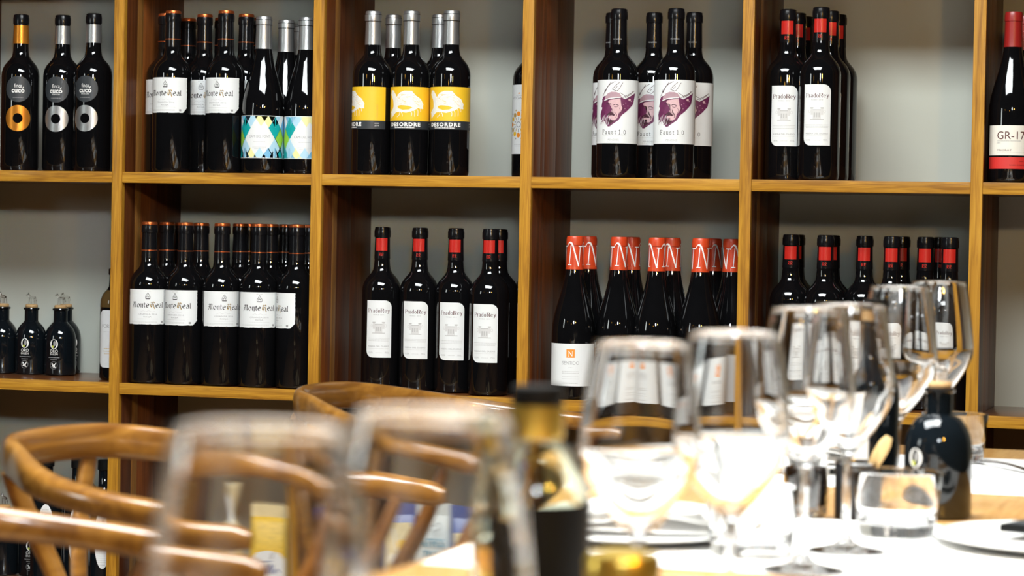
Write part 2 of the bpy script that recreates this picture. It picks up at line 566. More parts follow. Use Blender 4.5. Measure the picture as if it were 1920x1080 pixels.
board_h = box('shelf_board', 0, PITCHX - TH, 0, DEP - 0.0142, -BT + 0.0003, -0.0003, 'shelf_wood', 0.0006)
for i in range(-2, 6):
    for z in (S1 + 0.3975 * 2 + 0.018, S1 + 0.3975, S1, S2, S3, 0.06):
        x = i * PITCHX + TH
        link('edge_strip', strip_h, shelving, (x, 0.001, z))
        link('shelf_board', board_h, shelving, (x, 0.0151, z))

# ------------------------------------------------------------------ bottle bodies
RB, RG = 0.0365, 0.039


def claret_profile(R, H):
    k = H / 0.302
    return [(0, 0.003), (R - 0.006, 0.0), (R - 0.0015, 0.002), (R, 0.008), (R, 0.184 * k), (R - 0.0006, 0.190 * k), (R - 0.0024, 0.197 * k),
            (R - 0.0062, 0.2045 * k), (R - 0.0115, 0.211 * k), (R - 0.0165, 0.2165 * k), (R - 0.0198, 0.222 * k), (0.0152, 0.230 * k), (0.0145, 0.240 * k),
            (0.0138, 0.266 * k), (0.0135, 0.283 * k), (0.0147, 0.2835 * k), (0.0149, 0.287 * k), (0.0149, 0.295 * k), (0.0140, 0.2985 * k), (0.0138, H - 0.0006), (0.012, H), (0, H)]


def burgundy_profile(R, H):
    k = H / 0.292
    return [(0, 0.003), (R - 0.006, 0.0), (R - 0.0015, 0.002), (R, 0.008), (R, 0.118 * k), (R - 0.0007, 0.132 * k), (R - 0.0032, 0.148 * k),
            (R - 0.0075, 0.165 * k), (R - 0.0128, 0.183 * k), (R - 0.0175, 0.2 * k), (R - 0.0208, 0.215 * k), (R - 0.0228, 0.228 * k), (0.0150, 0.24 * k),
            (0.0143, 0.262 * k), (0.014, 0.276 * k), (0.0150, 0.2765 * k), (0.0150, 0.286 * k), (0.0142, 0.290 * k), (0.0135, H), (0, H)]


def shell(prof, z0, grow, z1=None, cap=True):
    """the part of a profile above z0 (to z1), grown outwards: a foil capsule"""
    def rad(z):
        for (r0, a), (r1, b) in zip(prof, prof[1:]):
            if a <= z <= b and b > a and r0 > 0.005 and r1 > 0.005:
                return r0 + (r1 - r0) * (z - a) / (b - a)
        return prof[-2][0]
    H = prof[-1][1]
    top = z1 if z1 else H
    zs = sorted({z0, top} | {z for r, z in prof if z0 < z < top and r > 0.005})
    out = [(rad(z0 + 1e-5) - 0.001, z0)] + [(rad(min(z, H - 1e-4)) + grow, z) for z in zs]
    if cap and not z1: out += [(0.0118, H + grow), (0, H + grow)]
    if z1: out += [(rad(z1) - 0.001, z1)]
    return out


CL = claret_profile(RB, 0.302)
BU = burgundy_profile(RG, 0.292)
glass_claret = lathe('glass_body', CL, 'bottle_glass')
glass_burg = lathe('glass_body', BU, 'bottle_glass')


def paper(mat, x0, x1, y0, y1, R, tl=0, tr=0, bl=0, br=0, cut=None, torn=0.0, name='label'):
    """a paper label with rounded corners, a cut corner or a torn edge (mm)"""
    pts = []

    def corner(cx, cy, r, a0):
        if r <= 0: return [(cx, cy)]
        sx, sy = {0: (-1, -1), 90: (1, -1), 180: (1, 1), 270: (-1, 1)}[a0]
        return [(cx + sx * r + r * math.cos(math.radians(a0 + t)), cy + sy * r + r * math.sin(math.radians(a0 + t))) for t in range(0, 91, 15)]
    pts += corner(x1, y1, tr, 0) + corner(x0, y1, tl, 90) + corner(x0, y0, bl, 180)
    if cut: pts += [(x1 - cut, y0), (x1, y0 + cut)]
    else: pts += corner(x1, y0, br, 270)
    if torn:
        rnd = random.Random(5)
        o = []
        for (ax, ay), (bx, by) in zip(pts, pts[1:] + pts[:1]):
            n = max(1, int(math.hypot(bx - ax, by - ay) / 1.8))
            top = ay == y1 and by == y1
            for k in range(n):
                t = k / n
                j = 0 if (top or k == 0) else rnd.uniform(-torn, torn)
                o.append((ax + (bx - ax) * t + j, ay + (by - ay) * t + j))
        pts = o
    f = Flat()
    f.poly(pts, mat)
    return f.mesh(name, R)


def lines(f, x, y, widths, dy, h, m, z=1):
    """rows of tiny print, too small to read"""
    rnd = random.Random(len(f.p))
    for i, wd in enumerate(widths):
        u = x - wd / 2
        while u < x + wd / 2:
            l = rnd.uniform(0.9, 3.4)
            f.rect(u, min(u + l, x + wd / 2), y - i * dy, y - i * dy + h, m, z)
            u += l + 0.7


KIND = {}

# --- black bottle: slate disc and metal ring
def kind_disc(foil, second):
    cap = lathe('capsule', shell(CL, 0.246, 0.0005), 'foil_black')
    band = lathe('capsule_band', shell(CL, 0.246, 0.0009, 0.281), foil)
    fd = Flat(); fd.ell(0, 157, 25, 25, 'label_slate', 0, 40)
    ft = Flat()
    ft.text('finca', 15, 0, 160.0, 'ink_white', 1, 0.0, 7.4)
    ft.text('cuco', 25, 0, 150.4, 'ink_white', 1, 0.025, 9.0); ft.stroke([(8.6, 158.4), (10.6, 161.2)], 1.5, 'ink_white', 1)
    if second: ft.text('SELECCIO', 16, 0, 146.5, 'ink_white', 1, 0.01, 2.4)
    lines(ft, 0, 140, [20], 2, 1.0, 'ink_grey')
    fr = Flat(); fr.ring(0, 101, 25, 25, 9.5, 9.5, foil, 0, 48)
    d_ = fd.mesh('label', RB)
    return [('glass_body', glass_claret, -1), ('capsule', cap, -1), ('capsule_band', band, -1), ('label', d_, -1),
            ('lettering', ft.mesh('lettering', RB), 3), ('ring_label', fr.mesh('ring_label', RB), -1)]
KIND['disc_gold'] = kind_disc('foil_gold', False)
KIND['disc_silver'] = kind_disc('foil_silver', True)

# --- white torn label with blackletter name
f = Flat()
BL = (0.30, math.radians(40))
f.glyphs('Monte', 33, 9.6, -14.5, 143.5, 'ink_black', 1, 1.75, BL, 0.16)
f.glyphs('Keal', 25, 9.6, 18.5, 143.5, 'ink_black', 1, 1.75, BL, 0.16)
f.glyphs('K', 8.5, 11, 9.6, 142.6, 'ink_gold', 2, 0.9, (0.25, math.radians(40)))
fc = Flat()
fc.stroke(spline([(-4.5, 160), (-4, 165), (0, 163.6), (4, 165), (4.5, 160)], 4), 0.7, 'ink_black', 1)
fc.stroke([(-3, 166), (0, 171), (3, 166)], 0.8, 'ink_black', 1)
fc.rect(-4.2, 4.2, 158.6, 160.2, 'ink_black', 1)
fc.ell(-2, 163, 1.0, 1.5, 'ink_grey', 1, 12); fc.ell(2, 163, 1.0, 1.5, 'ink_grey', 1, 12); fc.ell(0, 166, 0.9, 1.6, 'ink_grey', 1, 12)
lines(fc, 0, 173.5, [12], 2, 0.8, 'ink_pale')
f.stroke(spline([(-14, 134.5), (-8, 137), (-4, 135), (2, 137), (8, 135), (14, 136.5)], 4), 0.45, 'ink_pale', 1)
f.text('CRIANZA 2016', 36, 0, 129.2, 'ink_grey', 1, 0.0, 2.6)
f.text('RIOJA', 15, 0, 124.4, 'ink_grey', 1, 0.0, 2.4)
lines(f, 0, 121.2, [40], 2, 0.5, 'ink_pale')
lines(f, -8, 116.6, [54, 54], 1.9, 0.7, 'ink_pale')
f.rect(27, 31.5, 114.2, 118.0, 'ink_grey', 1)
KIND['torn'] = [('glass_body', glass_claret, -1), ('capsule', lathe('capsule', shell(CL, 0.236, 0.0005), 'foil_black'), -1),
                ('capsule_top', lathe('capsule_top', [(0.0135, 0.2975), (0.0149, 0.2985), (0.0150, 0.3005), (0.0143, 0.3035), (0.012, 0.3042), (0, 0.3042)], 'foil_copper'), -1),
                ('capsule_band', lathe('capsule_band', shell(CL, 0.2495, 0.0008, 0.2512), 'foil_copper'), -1),
                ('label', paper('paper_white', -44, 44, 111.5, 177, RB, cut=9, torn=0.45), -1),
                ('lettering', f.mesh('lettering', RB), 4), ('crest', fc.mesh('crest', RB), 4)]

# --- harlequin label
f = Flat()
hx, hz = 17.0, 20.5
cols = ['label_teal', 'label_pale_blue', None, 'label_pale_yellow', 'label_blue', None, 'label_green', 'label_teal', None, 'label_pale_blue']
rnd = random.Random(2)
def clip_rect(pts, x0, x1, y0, y1):
    def cl(P, ins, inter):
        o = []
        for a, b in zip(P, P[1:] + P[:1]):
            if ins(a): o.append(a)
            if ins(a) != ins(b): o.append(inter(a, b))
        return o
    for ax, v, s in ((0, x0, 1), (0, x1, -1), (1, y0, 1), (1, y1, -1)):
        if not pts: return pts
        def inter(a, b, ax=ax, v=v):
            t = (v - a[ax]) / (b[ax] - a[ax])
            return (a[0] + (b[0] - a[0]) * t, a[1] + (b[1] - a[1]) * t)
        pts = cl(pts, lambda p, ax=ax, v=v, s=s: s * (p[ax] - v) >= -1e-9, inter)
    return pts
dia = [(-31, 84, 'label_teal'), (31, 84, 'label_teal'), (-31, 106, 'label_blue'), (31, 106, 'label_pale_blue'), (-17, 106, 'label_pale_blue'), (17, 106, 'label_pale_yellow'), (3, 108, 'label_pale_yellow'),
       (-45, 64, 'label_green'), (45, 64, 'label_green'), (-31, 45, 'label_pale_blue'), (31, 45, 'label_pale_blue'), (-45, 29, 'label_teal'), (45, 29, 'label_teal'), (-31, 27, 'label_blue'), (31, 27, 'label_blue'),
       (-17, 27, 'label_pale_yellow'), (17, 27, 'label_blue'), (1, 27, 'label_pale_blue'), (-58, 84, 'label_blue'), (58, 84, 'label_blue'), (-58, 45, 'label_teal'), (58, 45, 'label_pale_blue')]
for cx, cy, c in dia:
    P = clip_rect([(cx - 14, cy), (cx, cy - 21), (cx + 14, cy), (cx, cy + 21)], -62, 62, 29, 106)
    if len(P) > 2: f.poly(P, c, 1)
fl_ = Flat()
fl_.text('CAMI DEL FONT', 40, 0, 66, 'ink_grey', 3, 0.0, 4.6)
lines(fl_, 0, 58, [22], 2, 0.8, 'ink_pale', 3)
lines(fl_, 0, 48, [26, 18], 3, 0.8, 'ink_pale', 3)
KIND['harlequin'] = [('glass_body', glass_burg, -1), ('capsule', lathe('capsule', shell(BU, 0.232, 0.0005), 'foil_silver'), -1),
                     ('label', paper('paper_white', -62, 62, 28, 107, RG), -1), ('artwork', f.mesh('artwork', RG), 2), ('lettering', fl_.mesh('lettering', RG), 2)]

# --- yellow fish label
f = Flat()
fx = lambda p: ((p[0] - 400) * 0.128, 84 + (925 - p[1]) * 0.1045)
body = [(160, 250), (205, 255), (255, 330), (275, 375), (330, 295), (400, 262), (505, 265), (560, 340), (640, 400), (685, 490), (662, 520), (682, 560), (600, 545), (540, 590),
        (430, 630), (335, 612), (262, 625), (160, 730), (188, 640), (135, 632), (212, 560), (232, 490), (200, 400), (140, 310)]
f.stroke([fx(p) for p in body + body[:1]], 1.5, 'ink_white', 1)
f.poly([fx(p) for p in body], 'paper_cream', 0)
f.poly([fx(p) for p in [(290, 520), (350, 505), (450, 512), (520, 545), (470, 580), (380, 588), (310, 560)]], 'label_yellow', 1)
rnd = random.Random(4)
hatch = [[(290, 320), (360, 350), (440, 330)], [(330, 300), (420, 310), (520, 330)], [(300, 420), (400, 350), (520, 350), (600, 430)], [(420, 400), (480, 380), (560, 420), (620, 500)],
         [(450, 430), (470, 500), (430, 500)], [(280, 470), (340, 460), (420, 500)], [(290, 520), (350, 500), (450, 510)], [(440, 420), (500, 420), (560, 480), (590, 540)], [(500, 430), (540, 520)],
         [(560, 540), (600, 600), (598, 690)], [(520, 570), (550, 620), (552, 700)], [(480, 600), (510, 640), (505, 695)], [(340, 610), (370, 650), (378, 700)], [(330, 615), (330, 670), (290, 712)],
         [(610, 545), (640, 570), (642, 615)], [(600, 470), (660, 480)], [(160, 280), (220, 380)], [(180, 262), (245, 370)], [(150, 320), (215, 420)], [(180, 690), (230, 590)], [(150, 625), (230, 540)],
         [(400, 270), (470, 300), (540, 360)], [(350, 320), (300, 380), (270, 450)], [(560, 350), (600, 420), (640, 500)], [(270, 570), (320, 590), (400, 600)]]
for h in hatch:
    f.stroke(spline([fx(p) for p in h], 4) if len(h) > 2 else [fx(p) for p in h], 0.95, 'ink_white', 2)
for k in range(30):
    a = rnd.uniform(260, 600); b = rnd.uniform(300, 480)
    f.stroke([fx((a, b)), fx((a + rnd.uniform(20, 70), b + rnd.uniform(-20, 40)))], 0.45, 'label_yellow', 1)
ft = Flat()
ft.text('DESORDRE', 62, 0, 89.6, 'ink_white', 1, 0.045, 6.6, space=1.28)
lines(ft, 0, 86.0, [40], 2, 1.4, 'ink_white')
fv = Flat()
fv.text('TERRA ALTA', 26, 62, 116, 'ink_gold', 1, 0.0, 2.6, rot=True)
fw_ = Flat()
fw_.text('NEGRE', 9, 60, 93.5, 'ink_white', 1, 0.0, 2.2); fw_.text('2014', 8, 60, 89.2, 'ink_white', 1, 0.0, 2.2)
ridge_c = [lathe('capsule_groove', [(0.0140, z), (0.01565 , z), (0.01565, z + 0.0007), (0.0140, z + 0.0007)], 'foil_black', 32, closed=True) for z in (0.2832, 0.2955)]
ridge_b = [lathe('capsule_groove', [(0.0140, z), (0.01575, z), (0.01575, z + 0.0007), (0.0140, z + 0.0007)], 'foil_black', 32, closed=True) for z in (0.2762, 0.2858)]
KIND['harlequin'] += [('capsule_groove', ridge_b[0], 1), ('capsule_groove', ridge_b[1], 1)]
KIND['fish'] = [('glass_body', glass_claret, -1), ('capsule', lathe('capsule', shell(CL, 0.240, 0.0005), 'foil_silver'), -1),
                ('label', paper('label_yellow', -78, 78, 99.5, 161.5, RB), -1), ('label_strip', paper('label_slate', -78, 78, 84, 99.5, RB, name='label_strip'), 2),
                ('artwork', f.mesh('artwork', RB, base=0.0003), 2), ('lettering', ft.mesh('lettering', RB), 2), ('side_lettering', fv.mesh('side_lettering', RB), 2), ('vintage_print', fw_.mesh('vintage_print', RB), 3), ('capsule_groove', ridge_c[0], 1), ('capsule_groove', ridge_c[1], 1)]

# --- white label with ornament of petals
f = Flat()
f.text('VEGA', 26, -6, 147, 'ink_grey', 1, 0.0, 5); f.ell(0, 158, 1.6, 1.6, 'label_orange', 1, 10)
lines(f, 0, 153, [16, ], 2, 0.8, 'ink_pale'); lines(f, 0, 62, [24, 18], 2.5, 0.8, 'ink_pale')
fo = Flat()
for k in range(12):
    a = 2 * PI * k / 12
    c = ['label_orange', 'ink_gold', 'label_yellow'][k % 3]
    fo.ell(20 * math.cos(a), 100 + 20 * math.sin(a), 4.4, 4.4, c, 1, 14)
    fo.stroke([(8 * math.cos(a), 100 + 8 * math.sin(a)), (14 * math.cos(a), 100 + 14 * math.sin(a))], 1.6, ['ink_gold', 'ink_grey'][k % 2], 1)
    fo.ell(27 * math.cos(a + 0.26), 100 + 27 * math.sin(a + 0.26), 1.7, 1.7, ['ink_grey', 'ink_gold'][k % 2], 1, 10)
fo.ring(0, 100, 5.5, 5.5, 4, 4, 'ink_grey', 1, 20)
KIND['petals'] = [('glass_body', glass_claret, -1), ('capsule', lathe('capsule', shell(CL, 0.240, 0.0005), 'foil_black'), -1),
                  ('label', paper('paper_white', -55, 55, 45, 174, RB), -1), ('lettering', f.mesh('lettering', RB), 2), ('artwork', fo.mesh('artwork', RB), 2)]

# --- white label with brushed purple portrait
gx = lambda p: ((p[0] - 335) * 0.146, 61 + (930 - p[1]) * 0.141)
G = lambda L_: [gx(p) for p in L_]
f = Flat()
f.poly(G([(185, 345), (215, 330), (300, 372), (420, 345), (470, 372), (520, 345), (625, 288), (598, 332), (616, 345), (572, 420), (590, 432), (500, 520), (432, 575), (392, 640), (300, 705),
          (265, 722), (290, 684), (210, 650), (165, 665), (190, 620), (150, 640), (170, 560), (150, 540), (175, 480), (155, 470), (180, 400), (168, 380)]), 'ink_purple', 0)
f.poly(G([(262, 408), (280, 384), (412, 366), (425, 450), (440, 482), (420, 530), (392, 562), (380, 612), (330, 652), (300, 690), (345, 627), (340, 602), (265, 602), (275, 582), (332, 575),
          (312, 550), (306, 520), (322, 490), (316, 440), (280, 428)]), 'ink_pink', 1)
f.poly(G([(215, 345), (255, 300), (300, 280), (360, 282), (400, 300), (425, 335), (412, 350), (330, 352), (240, 370), (212, 385)]), 'ink_mauve', 1)
f.stroke(spline(G([(205, 392), (290, 362), (415, 352)]), 5), 1.5, 'paper_white', 2)
f.stroke(spline(G([(200, 402), (290, 374), (380, 364)]), 5), 0.9, 'ink_dark_purple', 2)
f.poly(G([(245, 565), (300, 530), (330, 548), (352, 575), (335, 585), (300, 572), (262, 588)]), 'ink_dark_purple', 2)
f.poly(G([(265, 615), (300, 640), (345, 640), (330, 660), (285, 690), (250, 650)]), 'ink_dark_purple', 2)
for st, wd in (([(330, 447), (360, 440), (392, 455)], 1.1), ([(338, 468), (362, 474), (388, 466)], 0.7), ([(322, 500), (318, 530), (340, 540)], 0.6), ([(400, 480), (412, 520), (395, 555)], 0.6),
               ([(430, 460), (450, 480), (438, 520)], 0.9), ([(355, 545), (372, 575), (360, 605)], 0.7), ([(240, 430), (300, 436)], 1.3)):
    f.stroke(spline(G(st), 4) if len(st) > 2 else G(st), wd, 'ink_dark_purple', 3)
for st in ([(182, 335), (235, 240), (295, 160)], [(215, 290), (262, 205), (345, 150)], [(205, 280), (215, 255)], [(310, 250), (350, 205), (400, 160)], [(312, 250), (345, 262), (380, 262), (440, 165)], [(345, 240), (372, 215)],
           [(440, 350), (520, 310), (610, 262)], [(470, 350), (560, 300), (575, 268)], [(405, 290), (470, 330)], [(150, 690), (165, 640)], [(140, 600), (160, 520)], [(285, 720), (310, 690)]):
    f.stroke(spline(G(st), 3) if len(st) > 2 else G(st), 0.75, 'ink_dark_purple', 2)
for k in range(9):
    a = 160 + k * 13
    f.stroke(G([(a, 680 + (k % 3) * 8), (a + 26, 600 - (k % 4) * 12)]), 0.7, ('paper_white', 'ink_mauve')[k % 2], 2)
f.ell(*gx((532, 378)), 2.6, 2.2, 'ink_pink', 2, 12)
for p in ((480, 420), (510, 455), (470, 490), (555, 395), (450, 440)): f.ell(*gx(p), 1.0, 0.9, 'ink_mauve', 2, 8)
ft = Flat()
ft.glyphs('Faust 1.0', 44, 7.4, 0, 77.5, 'ink_black', 1, 0.75, None, 0.42)
lines(ft, 2, 74.4, [44], 2, 0.5, 'ink_pale')
ft.text('PENEDES', 20, 0, 65.8, 'ink_grey', 1, 0.0, 3.0); lines(ft, 0, 64, [22], 2, 0.5, 'ink_pale')
fn = Flat(); fn.text('PENEDES', 16, 0, 246.5, 'ink_grey', 1, 0.0, 2.4)
KIND['portrait'] = [('glass_body', glass_claret, -1), ('capsule', lathe('capsule', shell(CL, 0.238, 0.0005), 'foil_black'), -1),
                    ('label', paper('paper_white', -66, 66, 61, 174, RB), -1), ('artwork', f.mesh('artwork', RB, base=0.0003), 2), ('lettering', ft.mesh('lettering', RB), 2),
                    ('capsule_print', fn.mesh('capsule_print', 0.0151), 1)]

# --- narrow white label with two rounded corners
DI = (0.28, 0.0)
f = Flat()
f.glyphs('Prado', 23, 7.2, -9.2, 143.5, 'ink_dark_red', 1, 1.05, DI, 0.3)
f.glyphs('R', 5.8, 7.2, 6.6, 143.5, 'ink_dark_red', 1, 1.5, DI, 0.3)
f.glyphs('ey', 9.6, 7.2, 15.6, 143.5, 'ink_dark_red', 1, 1.0, DI, 0.3)
f.text('ROBLE  2014', 20, 0, 138.4, 'ink_grey', 1, 0.0, 1.9)
lines(f, 0, 95.5, [42, 42, 40], 2.4, 0.8, 'ink_pale')
f.text('RIBERA DEL DUERO', 40, 0, 79.5, 'ink_grey', 1, 0.0, 2.6)
lines(f, 0, 76.5, [40], 2, 0.5, 'ink_pale')
f.text('13,5%', 9, -15, 68, 'ink_grey', 1, 0.0, 2.6); f.text('75CL', 8, 16, 68, 'ink_grey', 1, 0.0, 2.8); lines(f, 1, 68.6, [12], 2, 0.8, 'ink_pale')
fb = Flat()
for x in (-11, 7): fb.rect(x, x + 4, 113, 124, 'ink_faint', 1); fb.rect(x - 0.8, x + 4.8, 124, 126.2, 'ink_mid', 1)
fb.rect(-7, 7, 106, 121, 'ink_faint', 1); fb.rect(-9, 9, 121, 122.6, 'ink_mid', 1)
for x in (-5.4, -1.4, 2.8): fb.rect(x, x + 2.4, 109, 117, 'ink_mid', 2)
fb.rect(-12, 12, 104.6, 106, 'ink_mid', 1)
for x in (-14.2, 12.2): fb.ring(x + 1, 119, 2.2, 3.0, 1.3, 2.0, 'ink_faint', 1, 14)
fr = Flat(); fr.rect(-11.5, 11.5, 258, 281.5, 'foil_red', 0)
fm = Flat()
for x in (-3.6, 0.8): fm.stroke([(x, 248.5), (x, 254), (x + 2.4, 254), (x + 2.4, 251.4), (x, 251.4), (x + 2.6, 248.5)], 0.7, 'foil_red', 0)
KIND['column'] = [('glass_body', glass_claret, -1), ('capsule', lathe('capsule', shell(CL, 0.243, 0.0005), 'foil_black'), -1),
                  ('capsule_patch', fr.mesh('capsule_patch', 0.0146), 1), ('capsule_emblem', fm.mesh('capsule_emblem', 0.0150), 1),
                  ('label', paper('paper_white', -24.5, 24.5, 60, 166, RB, tr=13, bl=13), -1), ('lettering', f.mesh('lettering', RB), 4), ('emblem', fb.mesh('emblem', RB), 4)]

# --- white label over a red strip, red capsule
f = Flat()
f.text('GR-174', 58, 0, 73.5, 'ink_dark_red', 1, 0.0, 13.5)
lines(f, -8, 70, [42], 2, 1.0, 'ink_grey'); lines(f, -26, 66.6, [7], 2, 1.0, 'ink_grey')
f.text('PRIORAT', 26, -16, 53.5, 'ink_dark_red', 1, 0.0, 3.0); lines(f, -4, 50.4, [50], 2, 0.6, 'ink_pale')
fs = Flat(); fs.text('CASA GRAN', 26, 6, 28.5, 'ink_dark_red', 1, 0.0, 2.2); fs.stroke([(10, 36), (18, 36)], 0.6, 'ink_dark_red', 1); fs.ring(22, 36, 2.4, 2.4, 1.6, 1.6, 'ink_dark_red', 1, 14)
KIND['redstrip'] = [('glass_body', glass_burg, -1), ('capsule', lathe('capsule', shell(BU, 0.232, 0.0005), 'foil_deep_red'), -1),
                    ('label', paper('paper_cream', -50, 50, 46, 97, RG), -1), ('label_strip', paper('ink_red', -50, 50, 23, 43, RG, name='label_strip'), -1),
                    ('lettering', f.mesh('lettering', RG), 2), ('strip_print', fs.mesh('strip_print', RG), 3)]

# --- wide white label with orange square, red capsule with big N
f = Flat()
f.text('SENTIDO', 31, 0, 62.5, 'ink_grey', 1, 0.0, 6.2)
lines(f, 0, 57, [7], 2, 0.8, 'ink_pale'); lines(f, 0, 49.5, [31, 31], 2.8, 1.2, 'ink_pale'); lines(f, 0, 40.5, [31, 31], 3.8, 0.8, 'ink_pale'); lines(f, 0, 28.5, [28], 2, 1.6, 'ink_pale')
fq = Flat(); fq.rect(-7.6, 7.6, 75, 90, 'label_orange', 1)
fq.stroke([(-3.6, 77.6), (-3.2, 86.5)], 0.7, 'ink_white', 2); fq.stroke([(-3.8, 87), (2.8, 78)], 1.4, 'ink_white', 2); fq.stroke([(3, 77.6), (3.2, 86.8)], 0.7, 'ink_white', 2); fq.stroke([(-5, 77.5), (-2.2, 77.5)], 0.7, 'ink_white', 2)
fn = Flat()
for k in range(3):
    c = -30.3 + k * 30.3
    fn.stroke([(c - 8.5, 241), (c - 5.5, 276)], 1.5, 'ink_white', 0)
    fn.stroke([(c - 11.5, 240.8), (c - 4.5, 240.8)], 1.6, 'ink_white', 0)
    fn.stroke(spline([(c - 14, 273), (c - 9, 280.5), (c - 3, 277), (c + 3, 258), (c + 9, 238.5)], 5), 3.4, 'ink_white', 0, nib=(1.2, math.radians(60)))
    fn.stroke([(c + 9, 238.5), (c + 12, 274)], 1.5, 'ink_white', 0)
    fn.stroke([(c + 8.5, 274), (c + 16, 274)], 1.6, 'ink_white', 0)
lines(fn, 0, 235.5, [14], 2, 1.0, 'label_orange', 0)
KIND['square'] = [('glass_body', glass_burg, -1), ('capsule', lathe('capsule', shell(BU, 0.2325, 0.0005), 'foil_orange_red'), -1),
                  ('capsule_print', fn.mesh('capsule_print', 0.0157), 1), ('label', paper('paper_white', -56, 56, 24, 100, RG), -1),
                  ('lettering', f.mesh('lettering', RG), 3), ('emblem', fq.mesh('emblem', RG), 3)]


# --- round-shouldered black oil bottle with a glass horse stopper
def oil_kind(R, k):
    prof = [(0, 0.003), (R - 0.004, 0), (R - 0.001, 0.0015), (R, 0.005), (R, 0.068 * k), (R - 0.0008, 0.077 * k), (R - 0.003, 0.085 * k), (R - 0.0065, 0.092 * k), (R - 0.0108, 0.0975 * k),
            (R - 0.0142, 0.101 * k), (0.0135 * k, 0.1045 * k), (0.0133 * k, 0.108 * k), (0.0133 * k, 0.126 * k), (0.0152 * k, 0.127 * k), (0.0160 * k, 0.1285 * k), (0.0152 * k, 0.1305 * k), (0.0128 * k, 0.1315 * k), (0, 0.1315 * k)]
    ck = lathe('cork', [(0, 0.1300 * k), (0.0120 * k, 0.1316 * k), (0.0125 * k, 0.1345 * k), (0.0112 * k, 0.1372 * k), (0, 0.1372 * k)], 'cork', 24)
    bm = bmesh.new()
    def tube(p, r, n=8):
        sweep_bm(bm, spline(p, 3), [(r * 2, r * 2)] * (3 * (len(p) - 1) + 1), n)
    z = 0.137 * k
    def V_(x, y, h): return (x * k, y * k, z + h * k)
    for x, y, dx in ((-0.004, -0.002, -0.0015), (-0.003, 0.002, 0.001), (0.005, -0.002, 0.0015), (0.006, 0.002, 0.0025)):
        tube([V_(x, y, 0.013), V_(x + dx * 0.5, y, 0.007), V_(x + dx, y, 0.0003)], 0.0010 * k)
    tube([V_(0.0075, 0, 0.0128), V_(0.003, 0, 0.0142), V_(-0.003, 0, 0.0140), V_(-0.0055, 0, 0.0165), V_(-0.0075, 0, 0.0205)], 0.0022 * k)
    tube([V_(-0.0068, 0, 0.0208), V_(-0.0085, 0, 0.0202), V_(-0.0112, 0, 0.0178)], 0.0014 * k)
    tube([V_(0.0078, 0, 0.0130), V_(0.0100, 0, 0.0105), V_(0.0102, 0, 0.0060)], 0.0008 * k)
    tube([V_(-0.0070, 0, 0.0212), V_(-0.0062, 0, 0.0240)], 0.0006 * k, 6)
    bmesh.ops.recalc_face_normals(bm, faces=bm.faces)
    horse = fin(bm, 'horse_stopper', 'clear_glass', True, 60)
    f = Flat()
    s = k
    f.ring(0, 61.5 * s, 8 * s, 9.6 * s, 5.2 * s, 8.8 * s, 'ink_white', 0, 30)
    f.text('ORO', 16 * s, 0, 44.6 * s, 'ink_white', 0, 0.0, 6.4 * s)
    f.text('BAILEN', 16 * s, 0, 39.8 * s, 'ink_white', 0, 0.0, 4.0 * s)
    lines(f, 0, 34.6 * s, [23 * s], 2, 1.3 * s, 'ink_grey', 0); lines(f, 0, 30.2 * s, [14 * s], 2, 1.3 * s, 'ink_grey', 0)
    fe = Flat()
    fe.ell(1.2 * s, 62.5 * s, 2.6 * s, 5.2 * s, 'ink_grey', 0, 16); fe.ell(-2.0 * s, 56.2 * s, 2.1 * s, 2.4 * s, 'ink_olive', 1, 14)
    fh = Flat()
    fh.ring(0, 20 * s, 7.6 * s, 7.6 * s, 7.0 * s, 7.0 * s, 'ink_grey', 0, 30)
    for st in ([(-3.5, 17), (-1.5, 20), (-2.5, 23.5)], [(-1.5, 20), (2, 21), (4, 24)], [(2, 21), (1.5, 17.5), (3.5, 15.5)], [(-2.5, 23.5), (-4.5, 22)], [(0, 20.5), (-0.5, 16)]):
        fh.stroke([(a * s, b * s) for a, b in st], 1.5 * s, 'ink_white', 0)
    return [('glass_body', lathe('glass_body', prof, 'oil_bottle_glass'), -1), ('cork', ck, -1), ('horse_stopper', horse, -1), ('lettering', f.mesh('lettering', R), 0), ('olive_print', fe.mesh('olive_print', R), 0), ('horse_print', fh.mesh('horse_print', R), 0)]
KIND['oil'] = oil_kind(0.0310, 1.0)
KIND['oil_big'] = oil_kind(0.0370, 1.08)

# --- slim bottle with a tall round-ended label
prof = [(0, 0.003), (0.0245, 0), (0.0283, 0.004), (0.0285, 0.14), (0.0278, 0.152), (0.024, 0.163), (0.017, 0.171), (0.0125, 0.179), (0.0115, 0.20), (0.0135, 0.202), (0.0135, 0.212), (0.011, 0.214), (0, 0.214)]
f = Flat(); f.text('FORUM', 30, 0, 100, 'ink_grey', 1, 0.0, 7); lines(f, 0, 92, [22], 2, 1, 'ink_pale'); lines(f, 0, 60, [20, 24, 18], 5, 1, 'ink_gold')
KIND['slim'] = [('glass_body', lathe('glass_body', prof, 'bottle_glass'), -1), ('glass_shoulder', lathe('glass_shoulder', [(0.0286, 0.139), (0.0288, 0.141), (0.0281, 0.1525), (0.0243, 0.1636), (0.0172, 0.1718), (0.0165, 0.171)], 'honey_glaze'), -1),
                ('label', paper('paper_white', -24, 24, 24, 134, 0.0285, 14, 14, 14, 14), -1), ('lettering', f.mesh('lettering', 0.0285), 2)]

